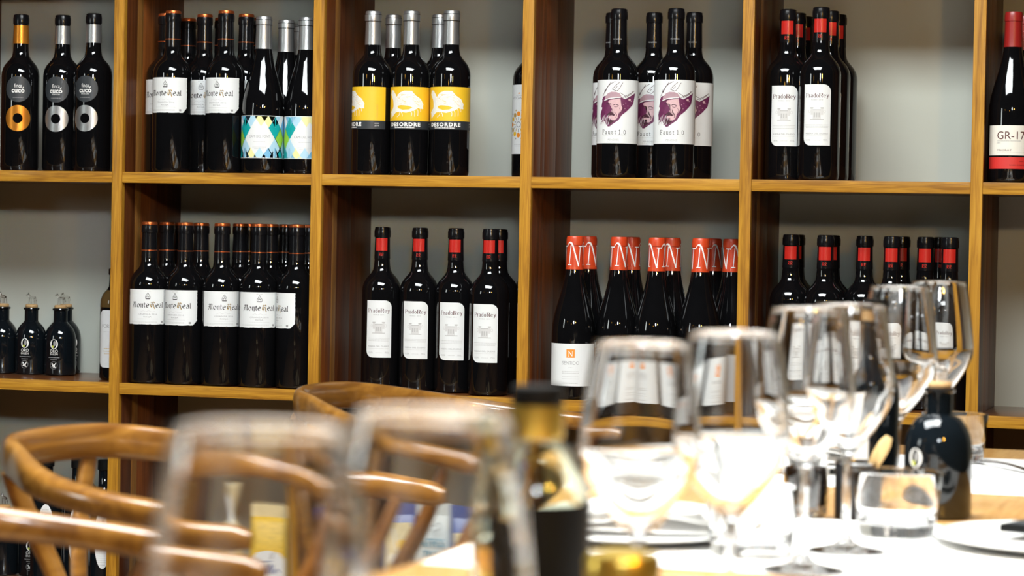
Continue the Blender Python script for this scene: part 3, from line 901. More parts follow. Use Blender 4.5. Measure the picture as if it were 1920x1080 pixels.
# --- dark bottle with a white oval label (lowest shelf)
R = 0.030
prof = [(0, 0.003), (R - 0.005, 0), (R, 0.004), (R, 0.158), (R - 0.001, 0.168), (R - 0.005, 0.178), (R - 0.012, 0.187), (0.0125, 0.195), (0.0118, 0.225), (0.0138, 0.227), (0.0138, 0.236), (0.0115, 0.238), (0, 0.238)]
fo = Flat(); fo.ell(0, 98, 16.5, 58, 'paper_white', 0, 44)
f = Flat(); f.text('EXTRA', 12, 0, 144, 'ink_grey', 1, 0.0, 2.6); lines(f, 0, 134, [3, 3, 3], 4, 2.4, 'ink_grey'); lines(f, 0, 64, [24, 24, 22, 18], 4, 1, 'ink_pale'); f.text('OLIVA', 10, 0, 46, 'ink_grey', 1, 0.0, 2.4)
KIND['oval'] = [('glass_body', lathe('glass_body', prof, 'oil_bottle_glass'), -1), ('cap', lathe('cap', [(0, 0.2385), (0.0142, 0.2265), (0.0144, 0.23), (0.0144, 0.244), (0.0125, 0.2455), (0, 0.2455)], 'black_plastic', 24), -1),
                ('label', fo.mesh('label', R), -1), ('lettering', f.mesh('lettering', R), 2)]

# ------------------------------------------------------------------ bottles on the shelves: (x, depth behind the front edge, turn of label in degrees, words)


def row(kind, z, group, items, name='wine_bottle', cat='wine bottle'):
    for x, dy, rot, lab in items:
        place(KIND[kind], name, (x, D + dy, z + 0.0004), math.radians(rot), lab, cat, group)


g = 'bottles with disc and ring labels'
row('disc_gold', S1, g, [(-2.3408, 0.080, 20, 'black wine bottle with copper neck band and copper ring, leftmost on top shelf')])
row('disc_silver', S1, g, [(-2.2623, 0.100, 8, 'black wine bottle with silver neck band, beside the copper ringed bottle'),
                           (-2.1822, 0.070, 2, 'black wine bottle with silver neck band, right beside the leftmost shelf upright')])
g = 'blackletter label bottles in upper compartment'
U = 'upper blackletter label bottle, '
row('torn', S1, g, [(-2.0050, 0.0425, 3, U + 'front row, left one of the two front bottles'),
                    (-1.8996, 0.0480, -2, U + 'front row, beside the silver capped bottles'),
                    (-1.9752, 0.1223, 15, U + 'second row, between the two front bottles'),
                    (-1.8909, 0.1250, 6, U + 'second row, right end, mostly hidden'),
                    (-2.0473, 0.1038, 4, U + 'second row, left end, only a label sliver showing'),
                    (-2.0473, 0.2101, 0, U + 'back row, left one, only its red top showing'),
                    (-1.9732, 0.2029, 0, U + 'back row, middle one, only its red top showing'),
                    (-1.8950, 0.2100, 0, U + 'back row, right one, touching the silver caps')])
g = 'silver capped bottles with diamond labels'
row('harlequin', S1, g, [(-1.8227, 0.0459, 14, 'silver capped bottle with teal and blue diamond label, fully in view'),
                         (-1.7477, 0.0722, 20, 'silver capped bottle with diamond label half hidden behind the shelf upright'),
                         (-1.8094, 0.1250, 8, 'silver capped bottle standing second in depth behind the diamond label'),
                         (-1.8156, 0.2100, 8, 'rearmost silver capped bottle, only a grey cap showing')])
g = 'yellow label bottles'
row('fish', S1, g, [(-1.6118, 0.060, -60, 'yellow fish label bottle, left one of three, label turned away'),
                    (-1.5370, 0.060, 1, 'yellow fish label bottle in the middle of the three in front'),
                    (-1.4598, 0.060, 1, 'yellow fish label bottle, right end of the three in front'),
                    (-1.6001, 0.140, 120, 'silver capped bottle behind, between left and middle yellow labels'),
                    (-1.5086, 0.140, 120, 'silver capped bottle behind, between middle and right yellow labels')])
row('petals', S1, None, [(-1.3452, 0.2005, -25, 'bottle with orange petal ornament peeking out behind the shelf upright')])
g = 'purple portrait bottles'
row('portrait', S1, g, [(-1.1415, 0.050, 4, 'purple portrait label bottle, front left of the group'),
                        (-1.0369, 0.050, 6, 'purple portrait label bottle, front right of the group'),
                        (-1.1718, 0.130, -20, 'portrait label bottle behind the left one, only its left edge showing'),
                        (-1.0962, 0.1302, 2, 'purple portrait label bottle behind, between the two front ones'),
                        (-1.0217, 0.1299, 0, 'purple portrait label bottle behind at the right end')])
g = 'red banded bottles in upper right compartment'
U = 'upper red banded bottle with narrow white label, '
row('column', S1, g, [(-0.8421, 0.0846, 4, U + 'left column, foremost'), (-0.7762, 0.045, 3, U + 'right column, foremost'),
                      (-0.8381, 0.159, 4, U + 'left column, second in depth'), (-0.7719, 0.120, 5, U + 'right column, second in depth'),
                      (-0.8379, 0.2335, 3, U + 'left column, rearmost'), (-0.7709, 0.195, 2, U + 'right column, rearmost')])
g = 'red capped bottles at the right edge'
row('redstrip', S1, g, [(-0.4448, 0.0496, 12, 'dark bottle with red cap and red strip label at right edge'),
                        (-0.4352, 0.130, 12, 'dark bottle hidden behind the red strip label bottle at right edge')])
g = 'small black oil bottles on the middle shelf'
row('oil', S2, g, [(-2.4195, 0.170, -18, 'small black oil bottle with glass horse, cut by left picture edge, middle shelf'), (-2.3565, 0.170, 4, 'small black oil bottle with glass horse, middle of three, middle shelf'),
                   (-2.2935, 0.170, 4, 'small black oil bottle with glass horse, right one of three, middle shelf'), (-2.3160, 0.238, 60, 'small black oil bottle hidden behind the right one, middle shelf')], 'oil_bottle', 'oil bottle')
row('slim', S2, None, [(-2.1383, 0.090, 0, 'slim bottle with round-ended white label peeking out behind leftmost upright')])
g = 'blackletter label bottles in lower compartment'
L_ = 'lower blackletter label bottle, '
row('torn', S2, g, [(-2.0474, 0.0437, 22, L_ + 'front row, first from left'), (-1.9729, 0.0425, -6, L_ + 'front row, second from left'), (-1.8984, 0.0425, 32, L_ + 'front row, third from left'),
                    (-1.8240, 0.0425, 26, L_ + 'front row, fourth from left'), (-1.7495, 0.0449, -50, L_ + 'front row, right end, label turned left'),
                    (-2.0474, 0.1234, 0, L_ + 'second row, first from left'), (-1.9732, 0.1169, 0, L_ + 'second row, second from left'), (-1.9041, 0.1447, 0, L_ + 'second row, third from left'),
                    (-1.8330, 0.1227, 0, L_ + 'second row, fourth from left'), (-1.7590, 0.1314, 0, L_ + 'second row, right end'),
                    (-2.0473, 0.1979, 0, L_ + 'back row, left one'), (-1.9170, 0.2181, 0, L_ + 'back row, middle one'), (-1.8361, 0.2100, 0, L_ + 'back row, right one')])
g = 'red banded bottles in lower middle compartment'
M_ = 'red banded bottle in lower middle compartment, '
row('column', S2, g, [(-1.6047, 0.112, 12, M_ + 'first from left'), (-1.5302, 0.1101, 8, M_ + 'second from left'), (-1.4565, 0.0992, 8, M_ + 'third from left'), (-1.3762, 0.055, 4, M_ + 'fourth, nearest the front edge'),
                      (-1.3832, 0.135, 0, M_ + 'hidden behind the fourth'), (-1.3452, 0.2331, 0, M_ + 'right end, mostly behind the upright')])
g = 'red capsule bottles with a big white letter'
N_ = 'red capsule bottle with orange square label, '
row('square', S2, g, [(-1.2142, 0.045, 9, N_ + 'front row, first from left'), (-1.1384, 0.069, 30, N_ + 'front row, second from left'), (-1.0627, 0.045, -18, N_ + 'front row, third from left'),
                      (-0.9832, 0.045, 28, N_ + 'front row, fourth from left'), (-0.9477, 0.143, 55, N_ + 'right end, against the upright'), (-1.2115, 0.1305, 44, N_ + 'second row, behind the first'),
                      (-1.1341, 0.1484, 4, N_ + 'second row, behind the second'), (-1.0542, 0.130, 6, N_ + 'second row, behind the third'), (-0.9976, 0.220, 48, N_ + 'back, behind the fourth')])
g = 'red banded bottles in lower right compartment'
R_ = 'red banded bottle in lower right compartment, '
row('column', S2, g, [(-0.8340, 0.1152, 6, R_ + 'first from left'), (-0.7667, 0.0832, 4, R_ + 'second from left'), (-0.7036, 0.1228, 4, R_ + 'third from left'), (-0.6454, 0.056, 2, R_ + 'fourth from left'),
                      (-0.5946, 0.1104, 2, R_ + 'fifth from left'), (-0.5452, 0.0547, 3, R_ + 'sixth, beside the right upright'), (-0.8392, 0.2002, 0, R_ + 'behind the first'), (-0.7702, 0.1721, 0, R_ + 'behind the second'),
                      (-0.7189, 0.226, 0, R_ + 'behind the third'), (-0.6487, 0.2009, 0, R_ + 'behind the fourth'), (-0.5757, 0.1862, 0, R_ + 'behind the fifth and sixth')])

# ------------------------------------------------------------------ dining table
TZ = 0.735
TX0, TX1, TY0, TY1 = -0.775, 0.14, 0.45, 3.785
table = empty('dining_table', ((TX0 + TX1) / 2, (TY0 + TY1) / 2, 0))
tag(table, 'long light wooden dining table laid with white runners', 'table')
cx, cy = (TX1 - TX0) / 2, (TY1 - TY0) / 2
link('tabletop', box('tabletop', -cx, cx, -cy, cy, TZ - 0.032, TZ, 'table_wood', 0.003), table)
leg = box('leg', -0.035, 0.035, -0.035, 0.035, 0.0, TZ - 0.0321, 'table_wood', 0.003)
for sx in (-1, 1):
    for sy in (-1, 1):
        link('leg', leg, table, (sx * (cx - 0.06), sy * (cy - 0.06), 0))
link('apron', box('apron', -cx + 0.1, cx - 0.1, -cy + 0.05, -cy + 0.07, TZ - 0.10, TZ - 0.0321, 'table_wood', 0.002), table)
link('apron', box('apron', -cx + 0.1, cx - 0.1, cy - 0.07, cy - 0.05, TZ - 0.10, TZ - 0.0321, 'table_wood', 0.002), table)
RZ = TZ + 0.0016


def runner(y0, y1, lab):
    bm = bmesh.new()
    box_bm(bm, TX0 + 0.012, TX1 - 0.012, y0, y1, TZ + 0.0002, RZ - 0.0002, 0.0004)
    bmesh.ops.recalc_face_normals(bm, faces=bm.faces)
    o = link('table_runner', fin(bm, 'table_runner', 'linen_white', True, 50))
    tag(o, lab, 'table runner', 'white runners across the table')


runner(3.10, 3.60, 'white runner across the far end of the table')
runner(2.275, 2.735, 'white runner under the middle tumblers and the plates')
runner(1.44, 1.90, 'white runner under the pair of wine glasses beside the cruet')
runner(0.66, 1.12, 'white runner under the nearest blurred wine glasses')

# wine glass: one closed shell of blown glass
foot = [(0, 0.0006), (0.034, 0.0), (0.0360, 0.0007), (0.0355, 0.0016), (0.028, 0.0030), (0.018, 0.0052), (0.0095, 0.0090), (0.0056, 0.0150), (0.0042, 0.026), (0.0037, 0.045), (0.0037, 0.07), (0.0042, 0.083)]
bowl_o = [(0.0042, 0.083), (0.0062, 0.0895), (0.0110, 0.0955), (0.0190, 0.1040), (0.0280, 0.1150), (0.0362, 0.1270), (0.0415, 0.1380), (0.0436, 0.1480), (0.0430, 0.1610), (0.0405, 0.1850), (0.0368, 0.2090), (0.0334, 0.2262)]
rim = [(0.0331, 0.2270), (0.0327, 0.2270)]
bowl_i = [(0.0323, 0.2260), (0.0327, 0.2215), (0.0352, 0.2090), (0.0391, 0.1850), (0.0418, 0.1610), (0.0423, 0.1485), (0.0393, 0.1390), (0.0338, 0.1285), (0.0255, 0.1172), (0.0165, 0.1070), (0.0085, 0.1005), (0.0030, 0.0985), (0.0, 0.0982)]
glass_prof = spline(foot, 2)[:-1] + spline(bowl_o, 4) + rim + spline(bowl_i, 4)[:-1] + [(0, 0.0982)]
wine_me = lathe('wine_glass', glass_prof, 'clear_glass', 64, 70)
for x, y, k, lab in ((-0.370, 0.911, 1.0, 'large blurred wine glass at lower left, nearest the camera'),
                     (-0.338, 1.020, 1.0, 'large blurred wine glass between the nearest glass and the cruet'),
                     (-0.425, 1.750, 1.0, 'wine glass right of the cruet, in front of orange square labels'),
                     (-0.384, 1.870, 1.02, 'wine glass in front of the shelf upright, right of the cruet pair'),
                     (-0.406, 2.305, 1.05, 'wine glass left of the overlapping middle pair'),
                     (-0.393, 2.462, 1.05, 'wine glass right of the overlapping middle pair, dark bottle behind it'),
                     (-0.411, 2.928, 1.10, 'farther wine glass left of the far overlapping pair'),
                     (-0.406, 3.238, 1.10, 'farthest wine glass, above the stopper of the black oil bottle')):
    z = RZ if any(a <= y <= b for a, b in ((3.10, 3.60), (2.275, 2.735), (1.44, 1.90), (0.66, 1.12))) else TZ
    o = link('wine_glass', wine_me, None, (x, y, z + 0.0003))
    o.scale = (1, 1, k)
    tag(o, lab, 'wine glass', 'wine glasses on the table')

tum = [(0, 0.0005), (0.0315, 0.0), (0.0335, 0.0012), (0.0345, 0.004), (0.0368, 0.026), (0.0398, 0.0555), (0.0395, 0.0565), (0.0383, 0.0565), (0.0379, 0.0555), (0.0352, 0.026), (0.0335, 0.0145), (0.0305, 0.0118), (0.02, 0.0108), (0, 0.0104)]
tum = [(r * 1.13, z * 1.16) for r, z in tum]
tum_me = lathe('tumbler', tum, 'tumbler_glass', 56, 60)
for x, y, lab in ((-0.366, 2.615, 'low clear tumbler in front of the black oil bottle'),
                  (-0.472, 2.395, 'low clear tumbler half hidden behind the wine glasses, lower centre'),
                  (-0.416, 3.517, 'low clear tumbler far back, behind the black oil bottle')):
    tag(link('tumbler', tum_me, None, (x, y, RZ + 0.0003)), lab, 'tumbler', 'tumblers on the table')

place(KIND['oil_big'], 'oil_bottle', (-0.351, 2.822, TZ + 0.0003), math.radians(-34), 'black oil bottle with corked glass stopper standing on the table', 'oil bottle')

# tall dark bottle with a white label and cork
R = 0.029
prof = [(0, 0.003), (R - 0.004, 0), (R, 0.003), (R, 0.120), (R - 0.001, 0.130), (R - 0.005, 0.141), (R - 0.011, 0.151), (R - 0.0155, 0.160), (0.0122, 0.170), (0.0118, 0.193), (0.0138, 0.1945), (0.0138, 0.200), (0.0115, 0.201), (0, 0.201)]
f = Flat(); f.rect(-30, 30, 30, 92, 'paper_white')
f2 = Flat(); f2.text('OLI', 14, 0, 70, 'ink_grey', 1, 0.0, 6); lines(f2, 0, 58, [22, 24, 20], 5, 1, 'ink_pale')
t = place([('glass_body', lathe('glass_body', prof, 'oil_bottle_glass'), -1), ('cork', lathe('cork', [(0, 0.2012), (0.0105, 0.2012), (0.0118, 0.2095), (0.0118, 0.2125), (0, 0.2125)], 'cork', 24), -1),
           ('cap', lathe('cap', [(0, 0.2126), (0.0145, 0.2127), (0.0150, 0.2150), (0.0145, 0.2200), (0, 0.2205)], 'black_plastic', 24), -1),
           ('label', f.mesh('label', R), -1), ('lettering', f2.mesh('lettering', R), 3)], 'oil_bottle', (-0.427, 2.855, TZ + 0.0003), math.radians(-62),
          'tall dark bottle with cork and white label behind the middle wine glasses', 'oil bottle')
t.scale = (0.97, 0.97, 1.07)

# blurred cruet in the foreground
R = 0.0348
out = [(0, 0.0015), (R - 0.004, 0.0), (R - 0.001, 0.0015), (R, 0.006), (R, 0.128), (R - 0.0008, 0.136), (R - 0.0035, 0.145), (R - 0.008, 0.154), (R - 0.0135, 0.163), (0.0158, 0.171), (0.0145, 0.176), (0.0145, 0.195)]
inn = [(0.0122, 0.195), (0.0122, 0.176), (0.0138, 0.1715), (R - 0.0155, 0.1625), (R - 0.0102, 0.1532), (R - 0.0058, 0.1443), (R - 0.0033, 0.1355), (R - 0.0025, 0.128), (R - 0.0025, 0.010), (R - 0.006, 0.006), (0, 0.005)]
cr_ = empty('cruet', (-0.443, 1.55, RZ + 0.0003), math.radians(16))
tag(cr_, 'blurred glass cruet with black cap, golden neck and black label', 'cruet')
link('glass_body', lathe('glass_body', out + inn, 'oil_cruet_glass', 48, 50), cr_)
link('oil', lathe('oil', [(0, 0.0056), (R - 0.0065, 0.0064), (R - 0.0029, 0.0104), (R - 0.0029, 0.112), (0, 0.112)], 'amber_oil', 40), cr_)
link('neck_band', lathe('neck_band', [(0.0147, 0.1735), (0.0166, 0.1735), (0.0170, 0.176), (0.0168, 0.1935), (0.0147, 0.1938)], 'gold_lid', 40), cr_)
link('cap', lathe('cap', [(0.0140, 0.1945), (0.0160, 0.1945), (0.0164, 0.197), (0.0164, 0.2045), (0.0152, 0.2060), (0, 0.2060)], 'black_plastic', 40), cr_)
f = Flat()
f.poly([(-20, 8), (72, 8), (72, 134), (-20, 134)], 'black_plastic')
link('label', f.mesh('label', R), cr_)

# small dark jar with a golden lid
jr = empty('condiment_jar', (-0.363, 1.457, RZ + 0.0003))
tag(jr, 'small dark jar with golden lid at bottom edge, right of cruet', 'jar')
link('glass_body', lathe('glass_body', [(0, 0.001), (0.021, 0), (0.0238, 0.003), (0.024, 0.07), (0.0225, 0.084), (0.0195, 0.09), (0.0195, 0.098), (0, 0.098)], 'oil_bottle_glass', 40), jr)
link('lid', lathe('lid', [(0.0198, 0.0925), (0.0222, 0.0925), (0.0228, 0.096), (0.0228, 0.112), (0.0205, 0.1155), (0.012, 0.1175), (0, 0.1178)], 'gold_lid', 40), jr)

# sauce jar and metal cup with little wooden paddles
sj = empty('sauce_jar', (-0.484, 2.752, TZ + 0.0003))
tag(sj, 'glass jar of dark sauce beside the metal cup, behind wine stems', 'jar')
link('glass_body', lathe('glass_body', [(0, 0.001), (0.0225, 0), (0.0242, 0.002), (0.0246, 0.05), (0.0238, 0.062), (0.0246, 0.07), (0.0238, 0.0705), (0.0226, 0.062), (0.0232, 0.05), (0.0228, 0.012), (0.020, 0.009), (0, 0.008)], 'tumbler_glass', 40, 50), sj)
link('dark_sauce', lathe('dark_sauce', [(0, 0.0125), (0.0200, 0.0128), (0.0224, 0.0145), (0.0228, 0.05), (0.0222, 0.055), (0, 0.055)], 'dark_sauce', 32), sj)


def paddle(name, base, tip, wd, lab):
    b, t_ = Vector(base), Vector(tip)
    L2 = (t_ - b).length
    n = 12
    path = [b + (t_ - b) * (k / n) for k in range(n + 1)]
    prof_ = [0.45, 0.5, 0.5, 0.5, 0.5, 0.52, 0.6, 0.75, 0.9, 1.0, 1.0, 0.92, 0.55]
    me = sweep(name, path, [(wd * s, 0.0035) for s in prof_], 'spoon_wood', 12, 3.0, Vector((0.2, -1, 0.3)))
    tag(link(name, me), lab, 'paddle', 'wooden paddles in the condiments')


paddle('wooden_paddle', (-0.440, 2.760, TZ + 0.0085), (-0.395, 2.752, 0.826), 0.014, 'wooden paddle leaning out of the dark metal cup')
paddle('wooden_paddle', (-0.492, 2.752, TZ + 0.058), (-0.447, 2.748, 0.828), 0.012, 'wooden paddle leaning out of the sauce jar')
mc = empty('metal_cup', (-0.430, 2.762, TZ + 0.0003))
tag(mc, 'dark metal cup behind the front tumbler holding a wooden paddle', 'cup')
link('body', lathe('body', [(0, 0.0005), (0.0225, 0), (0.0235, 0.001), (0.024, 0.06), (0.0232, 0.06), (0.0225, 0.006), (0, 0.005)], 'dark_metal', 40, 50), mc)
link('rim', lathe('rim', [(0.0233, 0.0600), (0.0246, 0.0602), (0.0248, 0.0622), (0.0236, 0.0628), (0.0229, 0.0615)], 'steel', 40, 50, closed=True), mc)

# plates, napkins and cutlery
pl = [(0, 0.0015), (0.085, 0.0), (0.090, 0.0005), (0.098, 0.0022), (0.115, 0.0060), (0.132, 0.0095), (0.1345, 0.0104), (0.134, 0.0116), (0.131, 0.0116), (0.114, 0.0085), (0.097, 0.0050), (0.088, 0.0040), (0, 0.0038)]
pl_me = lathe('plate', spline(pl, 2), 'china_white', 64, 60)
for x, y, lab in ((-0.618, 2.50, 'white plate at left table edge beside the middle chair'), (-0.615, 3.34, 'white plate at the far left setting on the far runner'),
                  (-0.190, 2.59, 'white plate at the right picture edge'), (-0.62, 1.66, 'white plate at the near left setting')):
    tag(link('plate', pl_me, None, (x, y, RZ + 0.0003)), lab, 'plate', 'plates on the table')


def napkin(x, y, rz, z, lab):
    bm = bmesh.new()
    for k in range(3):
        n = 10
        for s in (0,):
            g_ = {}
            for i in range(n + 1):
                for j in range(n + 1):
                    u, v = i / n - 0.5, j / n - 0.5
                    h = 0.006 * math.sin(u * 5 + k) * math.cos(v * 4 + 2 * k) + 0.010 * (0.25 - u * u) * 4 * (0.25 - v * v) * 4
                    g_[i, j] = bm.verts.new((u * (0.17 - k * 0.012), v * (0.10 - k * 0.006), 0.0050 + k * 0.009 + max(-0.0005, h)))
            fs = [bm.faces.new((g_[i, j], g_[i + 1, j], g_[i + 1, j + 1], g_[i, j + 1])) for i in range(n) for j in range(n)]
            bmesh.ops.solidify(bm, geom=fs, thickness=0.003)
    bmesh.ops.recalc_face_normals(bm, faces=bm.faces)
    o = link('folded_napkin', fin(bm, 'folded_napkin', 'linen_white', True, 60), None, (x, y, z), (0, 0, rz))
    tag(o, lab, 'napkin', 'napkins on the plates')


napkin(-0.615, 3.34, 0.5, RZ + 0.0044, 'white folded napkin on the far left plate')
napkin(-0.615, 2.50, 0.3, RZ + 0.0042, 'white folded napkin on the plate at left table edge')


def cutlery(name, x, y, rz, z, lab):
    root = empty(name, (x, y, z), rz)
    tag(root, lab, 'fork' if name == 'fork' else 'knife')
    n = 10
    path = [(0, -0.1 + 0.14 * k / n, 0.003 + 0.004 * math.sin(PI * k / n)) for k in range(n + 1)]
    link('handle', sweep('handle', path, [(0.012 - 0.006 * (k / n), 0.003) for k in range(n + 1)], 'steel', 10, 2.5), root)
    if name == 'fork':
        for k in range(4):
            xo = (k - 1.5) * 0.0055
            link('tine', sweep('tine', [(xo * 0.4, 0.04, 0.003), (xo, 0.06, 0.005), (xo, 0.10, 0.003)], [(0.004, 0.002), (0.0035, 0.002), (0.002, 0.0015)], 'steel', 8), root)
    else:
        link('blade', sweep('blade', [(0, 0.04, 0.003), (0.002, 0.07, 0.003), (0.002, 0.11, 0.002), (0, 0.125, 0.0015)], [(0.008, 0.002), (0.018, 0.0018), (0.016, 0.0015), (0.004, 0.001)], 'steel', 8), root)


cutlery('fork', -0.355, 3.46, 0.6, RZ + 0.0002, 'steel fork lying on the far runner at the right edge')
cutlery('knife', -0.52, 1.69, 0.1, RZ + 0.0002, 'steel knife beside the near left plate')
sp = empty('smartphone', (-0.178, 2.60, RZ + 0.0120), math.radians(70))
tag(sp, 'flat black slab like a phone lying on the plate at right edge', 'phone')
link('body', box('body', -0.036, 0.036, -0.075, 0.075, 0, 0.0085, 'black_plastic', 0.002), sp)
link('screen', box('screen', -0.033, 0.033, -0.07, 0.07, 0.0086, 0.0090, 'label_slate', 0.0001), sp)

# ------------------------------------------------------------------ wishbone armchairs
AW = 0.262      # half distance between arm ends
ctrl = [(0.0, -AW, 0.744), (-0.07, -AW - 0.006, 0.748), (-0.16, -AW - 0.001, 0.757), (-0.245, -AW + 0.035, 0.768), (-0.315, -AW + 0.105, 0.778), (-0.36, -0.10, 0.785), (-0.375, 0.0, 0.787)]
half = ctrl + [(x, -y, z) for x, y, z in ctrl[-2::-1]]
path = spline(half, 8)
N_P = len(path)
sec = []
for i in range(N_P):
    t = abs(i / (N_P - 1) - 0.5) * 2          # 0 at the back, 1 at an arm end
    b = max(0.0, min(1.0, (0.60 - t) / 0.32))
    b = b * b * (3 - 2 * b)
    wd, ht = 0.030 + (0.021 - 0.030) * b, 0.028 + (0.041 - 0.028) * b
    e = min(i, N_P - 1 - i)
    s = (0.62, 0.90, 0.98)[e] if e < 3 else 1.0
    sec.append((wd * s, ht * s))
ext0 = Vector(path[0]) + Vector((0.012, 0, -0.001))
ext1 = Vector(path[-1]) + Vector((0.012, 0, -0.001))
path = [tuple(ext0)] + path[1:-1] + [tuple(ext1)]
bow_me = sweep('bow_rail', path, sec, 'chair_wood', 20, 2.6)


def curved_leg(s):
    p = spline([(-0.075, s * (AW - 0.004), 0.738), (-0.12, s * (AW - 0.012), 0.665), (-0.185, s * (AW - 0.035), 0.575), (-0.245, s * (AW - 0.07), 0.47), (-0.285, s * (AW - 0.085), 0.33), (-0.315, s * (AW - 0.08), 0.0)], 6)
    n = len(p)
    return sweep('back_leg', p, [(0.022 + 0.014 * math.sin(PI * min(1, (k / n) * 1.15)), 0.026 + 0.018 * math.sin(PI * min(1, (k / n) * 1.15))) for k in range(n)], 'chair_leg_wood', 14, 2.0, Vector((0, 1, 0)))


def front_leg(s):
    p = [(0.065, s * 0.215, 0.46), (0.07, s * 0.217, 0.3), (0.078, s * 0.22, 0.0)]
    return sweep('front_leg', p, [(0.032, 0.032), (0.038, 0.038), (0.024, 0.024)], 'chair_leg_wood', 14, 2.0, Vector((0, 1, 0)))


def splat_prong(s):
    p = spline([(-0.372, s * 0.085, 0.767), (-0.366, s * 0.060, 0.715), (-0.352, s * 0.030, 0.655), (-0.338, s * 0.012, 0.60)], 5)
    return sweep('splat_prong', p, [(0.030, 0.012)] * len(p), 'chair_wood', 12, 3.0, Vector((1, 0, 0)))


p = spline([(-0.340, 0, 0.62), (-0.325, 0, 0.54), (-0.300, 0, 0.44)], 5)
splat_me = sweep('splat', p, [(0.048 + 0.012 * k / len(p), 0.012) for k in range(len(p))], 'chair_wood', 12, 3.0, Vector((1, 0, 0)))


def seat_mesh():
    bm = bmesh.new()
    n = 40
    gv = {}
    for i in range(n + 1):
        for j in range(n + 1):
            u, v = i / n * 2 - 1, j / n * 2 - 1
            x = -0.105 + u * 0.185
            y = v * (0.19 + 0.025 * u)
            m_ = max(abs(u), abs(v))
            ridge = 0.0022 * math.cos((m_ * n / 2) * PI)
            gv[i, j] = bm.verts.new((x, y, 0.445 - 0.012 * (1 - m_ * m_) + ridge))
    fs = [bm.faces.new((gv[i, j], gv[i + 1, j], gv[i + 1, j + 1], gv[i, j + 1])) for i in range(n) for j in range(n)]
    bmesh.ops.solidify(bm, geom=fs, thickness=0.022)
    bmesh.ops.recalc_face_normals(bm, faces=bm.faces)
    return fin(bm, 'woven_seat', 'paper_cord', True, 60)


seat_me = seat_mesh()
bl_ = {s: curved_leg(s) for s in (-1, 1)}
fl2 = {s: front_leg(s) for s in (-1, 1)}
pr_ = {s: splat_prong(s) for s in (-1, 1)}
st_side = {s: sweep('stretcher', [(0.07, s * 0.217, 0.24), (-0.296, s * (AW - 0.085), 0.26)], [(0.016, 0.022)] * 2, 'chair_leg_wood', 10) for s in (-1, 1)}
st_front = sweep('stretcher', [(0.07, -0.215, 0.20), (0.07, 0.215, 0.20)], [(0.016, 0.022)] * 2, 'chair_leg_wood', 10)


def chair(x, y, rz, lab):
    r = empty('wishbone_chair', (x, y, 0), rz)
    tag(r, lab, 'chair', 'bentwood chairs along the table')
    link('bow_rail', bow_me, r)
    for s in (-1, 1):
        link('back_leg', bl_[s], r)
        link('front_leg', fl2[s], r)
    sp_ = link('splat', splat_me, r)
    for s in (-1, 1):
        link('splat_prong', pr_[s], sp_)
        link('stretcher', st_side[s], r)
    link('stretcher', st_front, r)
    link('woven_seat', seat_me, r)


chair(-0.960, 2.62, -0.08, 'bentwood armchair at left, its whole curved rail in view')
chair(-0.990, 3.575, 0.0, 'bentwood armchair farther back, rail in front of the shelves')
chair(-0.872, 1.855, -0.03, 'bentwood armchair nearest the camera, only its arm in view')

# ------------------------------------------------------------------ lowest shelf in view
g = 'small black oil bottles on the lowest shelf'
row('oil', S3, g, [(-2.405, 0.160, -30, 'small black oil bottle with glass horse at left end, lowest shelf'), (-2.340, 0.165, 10, 'small black oil bottle with glass horse beside oval label, lowest shelf')], 'oil_bottle', 'oil bottle')
g = 'oval label bottles on the lowest shelf'
row('oval', S3, g, [(-2.270, 0.075, 24, 'dark bottle with white oval label, left one on lowest shelf'), (-2.203, 0.075, 22, 'dark bottle with white oval label, middle one behind the chair arm'),
                    (-2.226, 0.150, 10, 'dark bottle with white oval label standing behind the other two'), (-2.140, 0.060, 20, 'dark bottle with white oval label beside leftmost upright, lowest shelf')], 'oil_bottle', 'oil bottle')

jar_parts = [('glass_body', lathe('glass_body', [(0, 0.001), (0.024, 0), (0.026, 0.002), (0.026, 0.09), (0.022, 0.1), (0.0215, 0.108), (0, 0.108)], 'honey_glaze', 32), -1),
             ('lid', lathe('lid', [(0.0215, 0.102), (0.0235, 0.102), (0.0238, 0.118), (0.022, 0.121), (0, 0.1215)], 'gold_lid', 32), -1)]
place(jar_parts, 'preserve_jar', (-2.045, D + 0.06, S3 + 0.0004), 0, 'small jar with golden lid behind the left chair arm', 'jar')


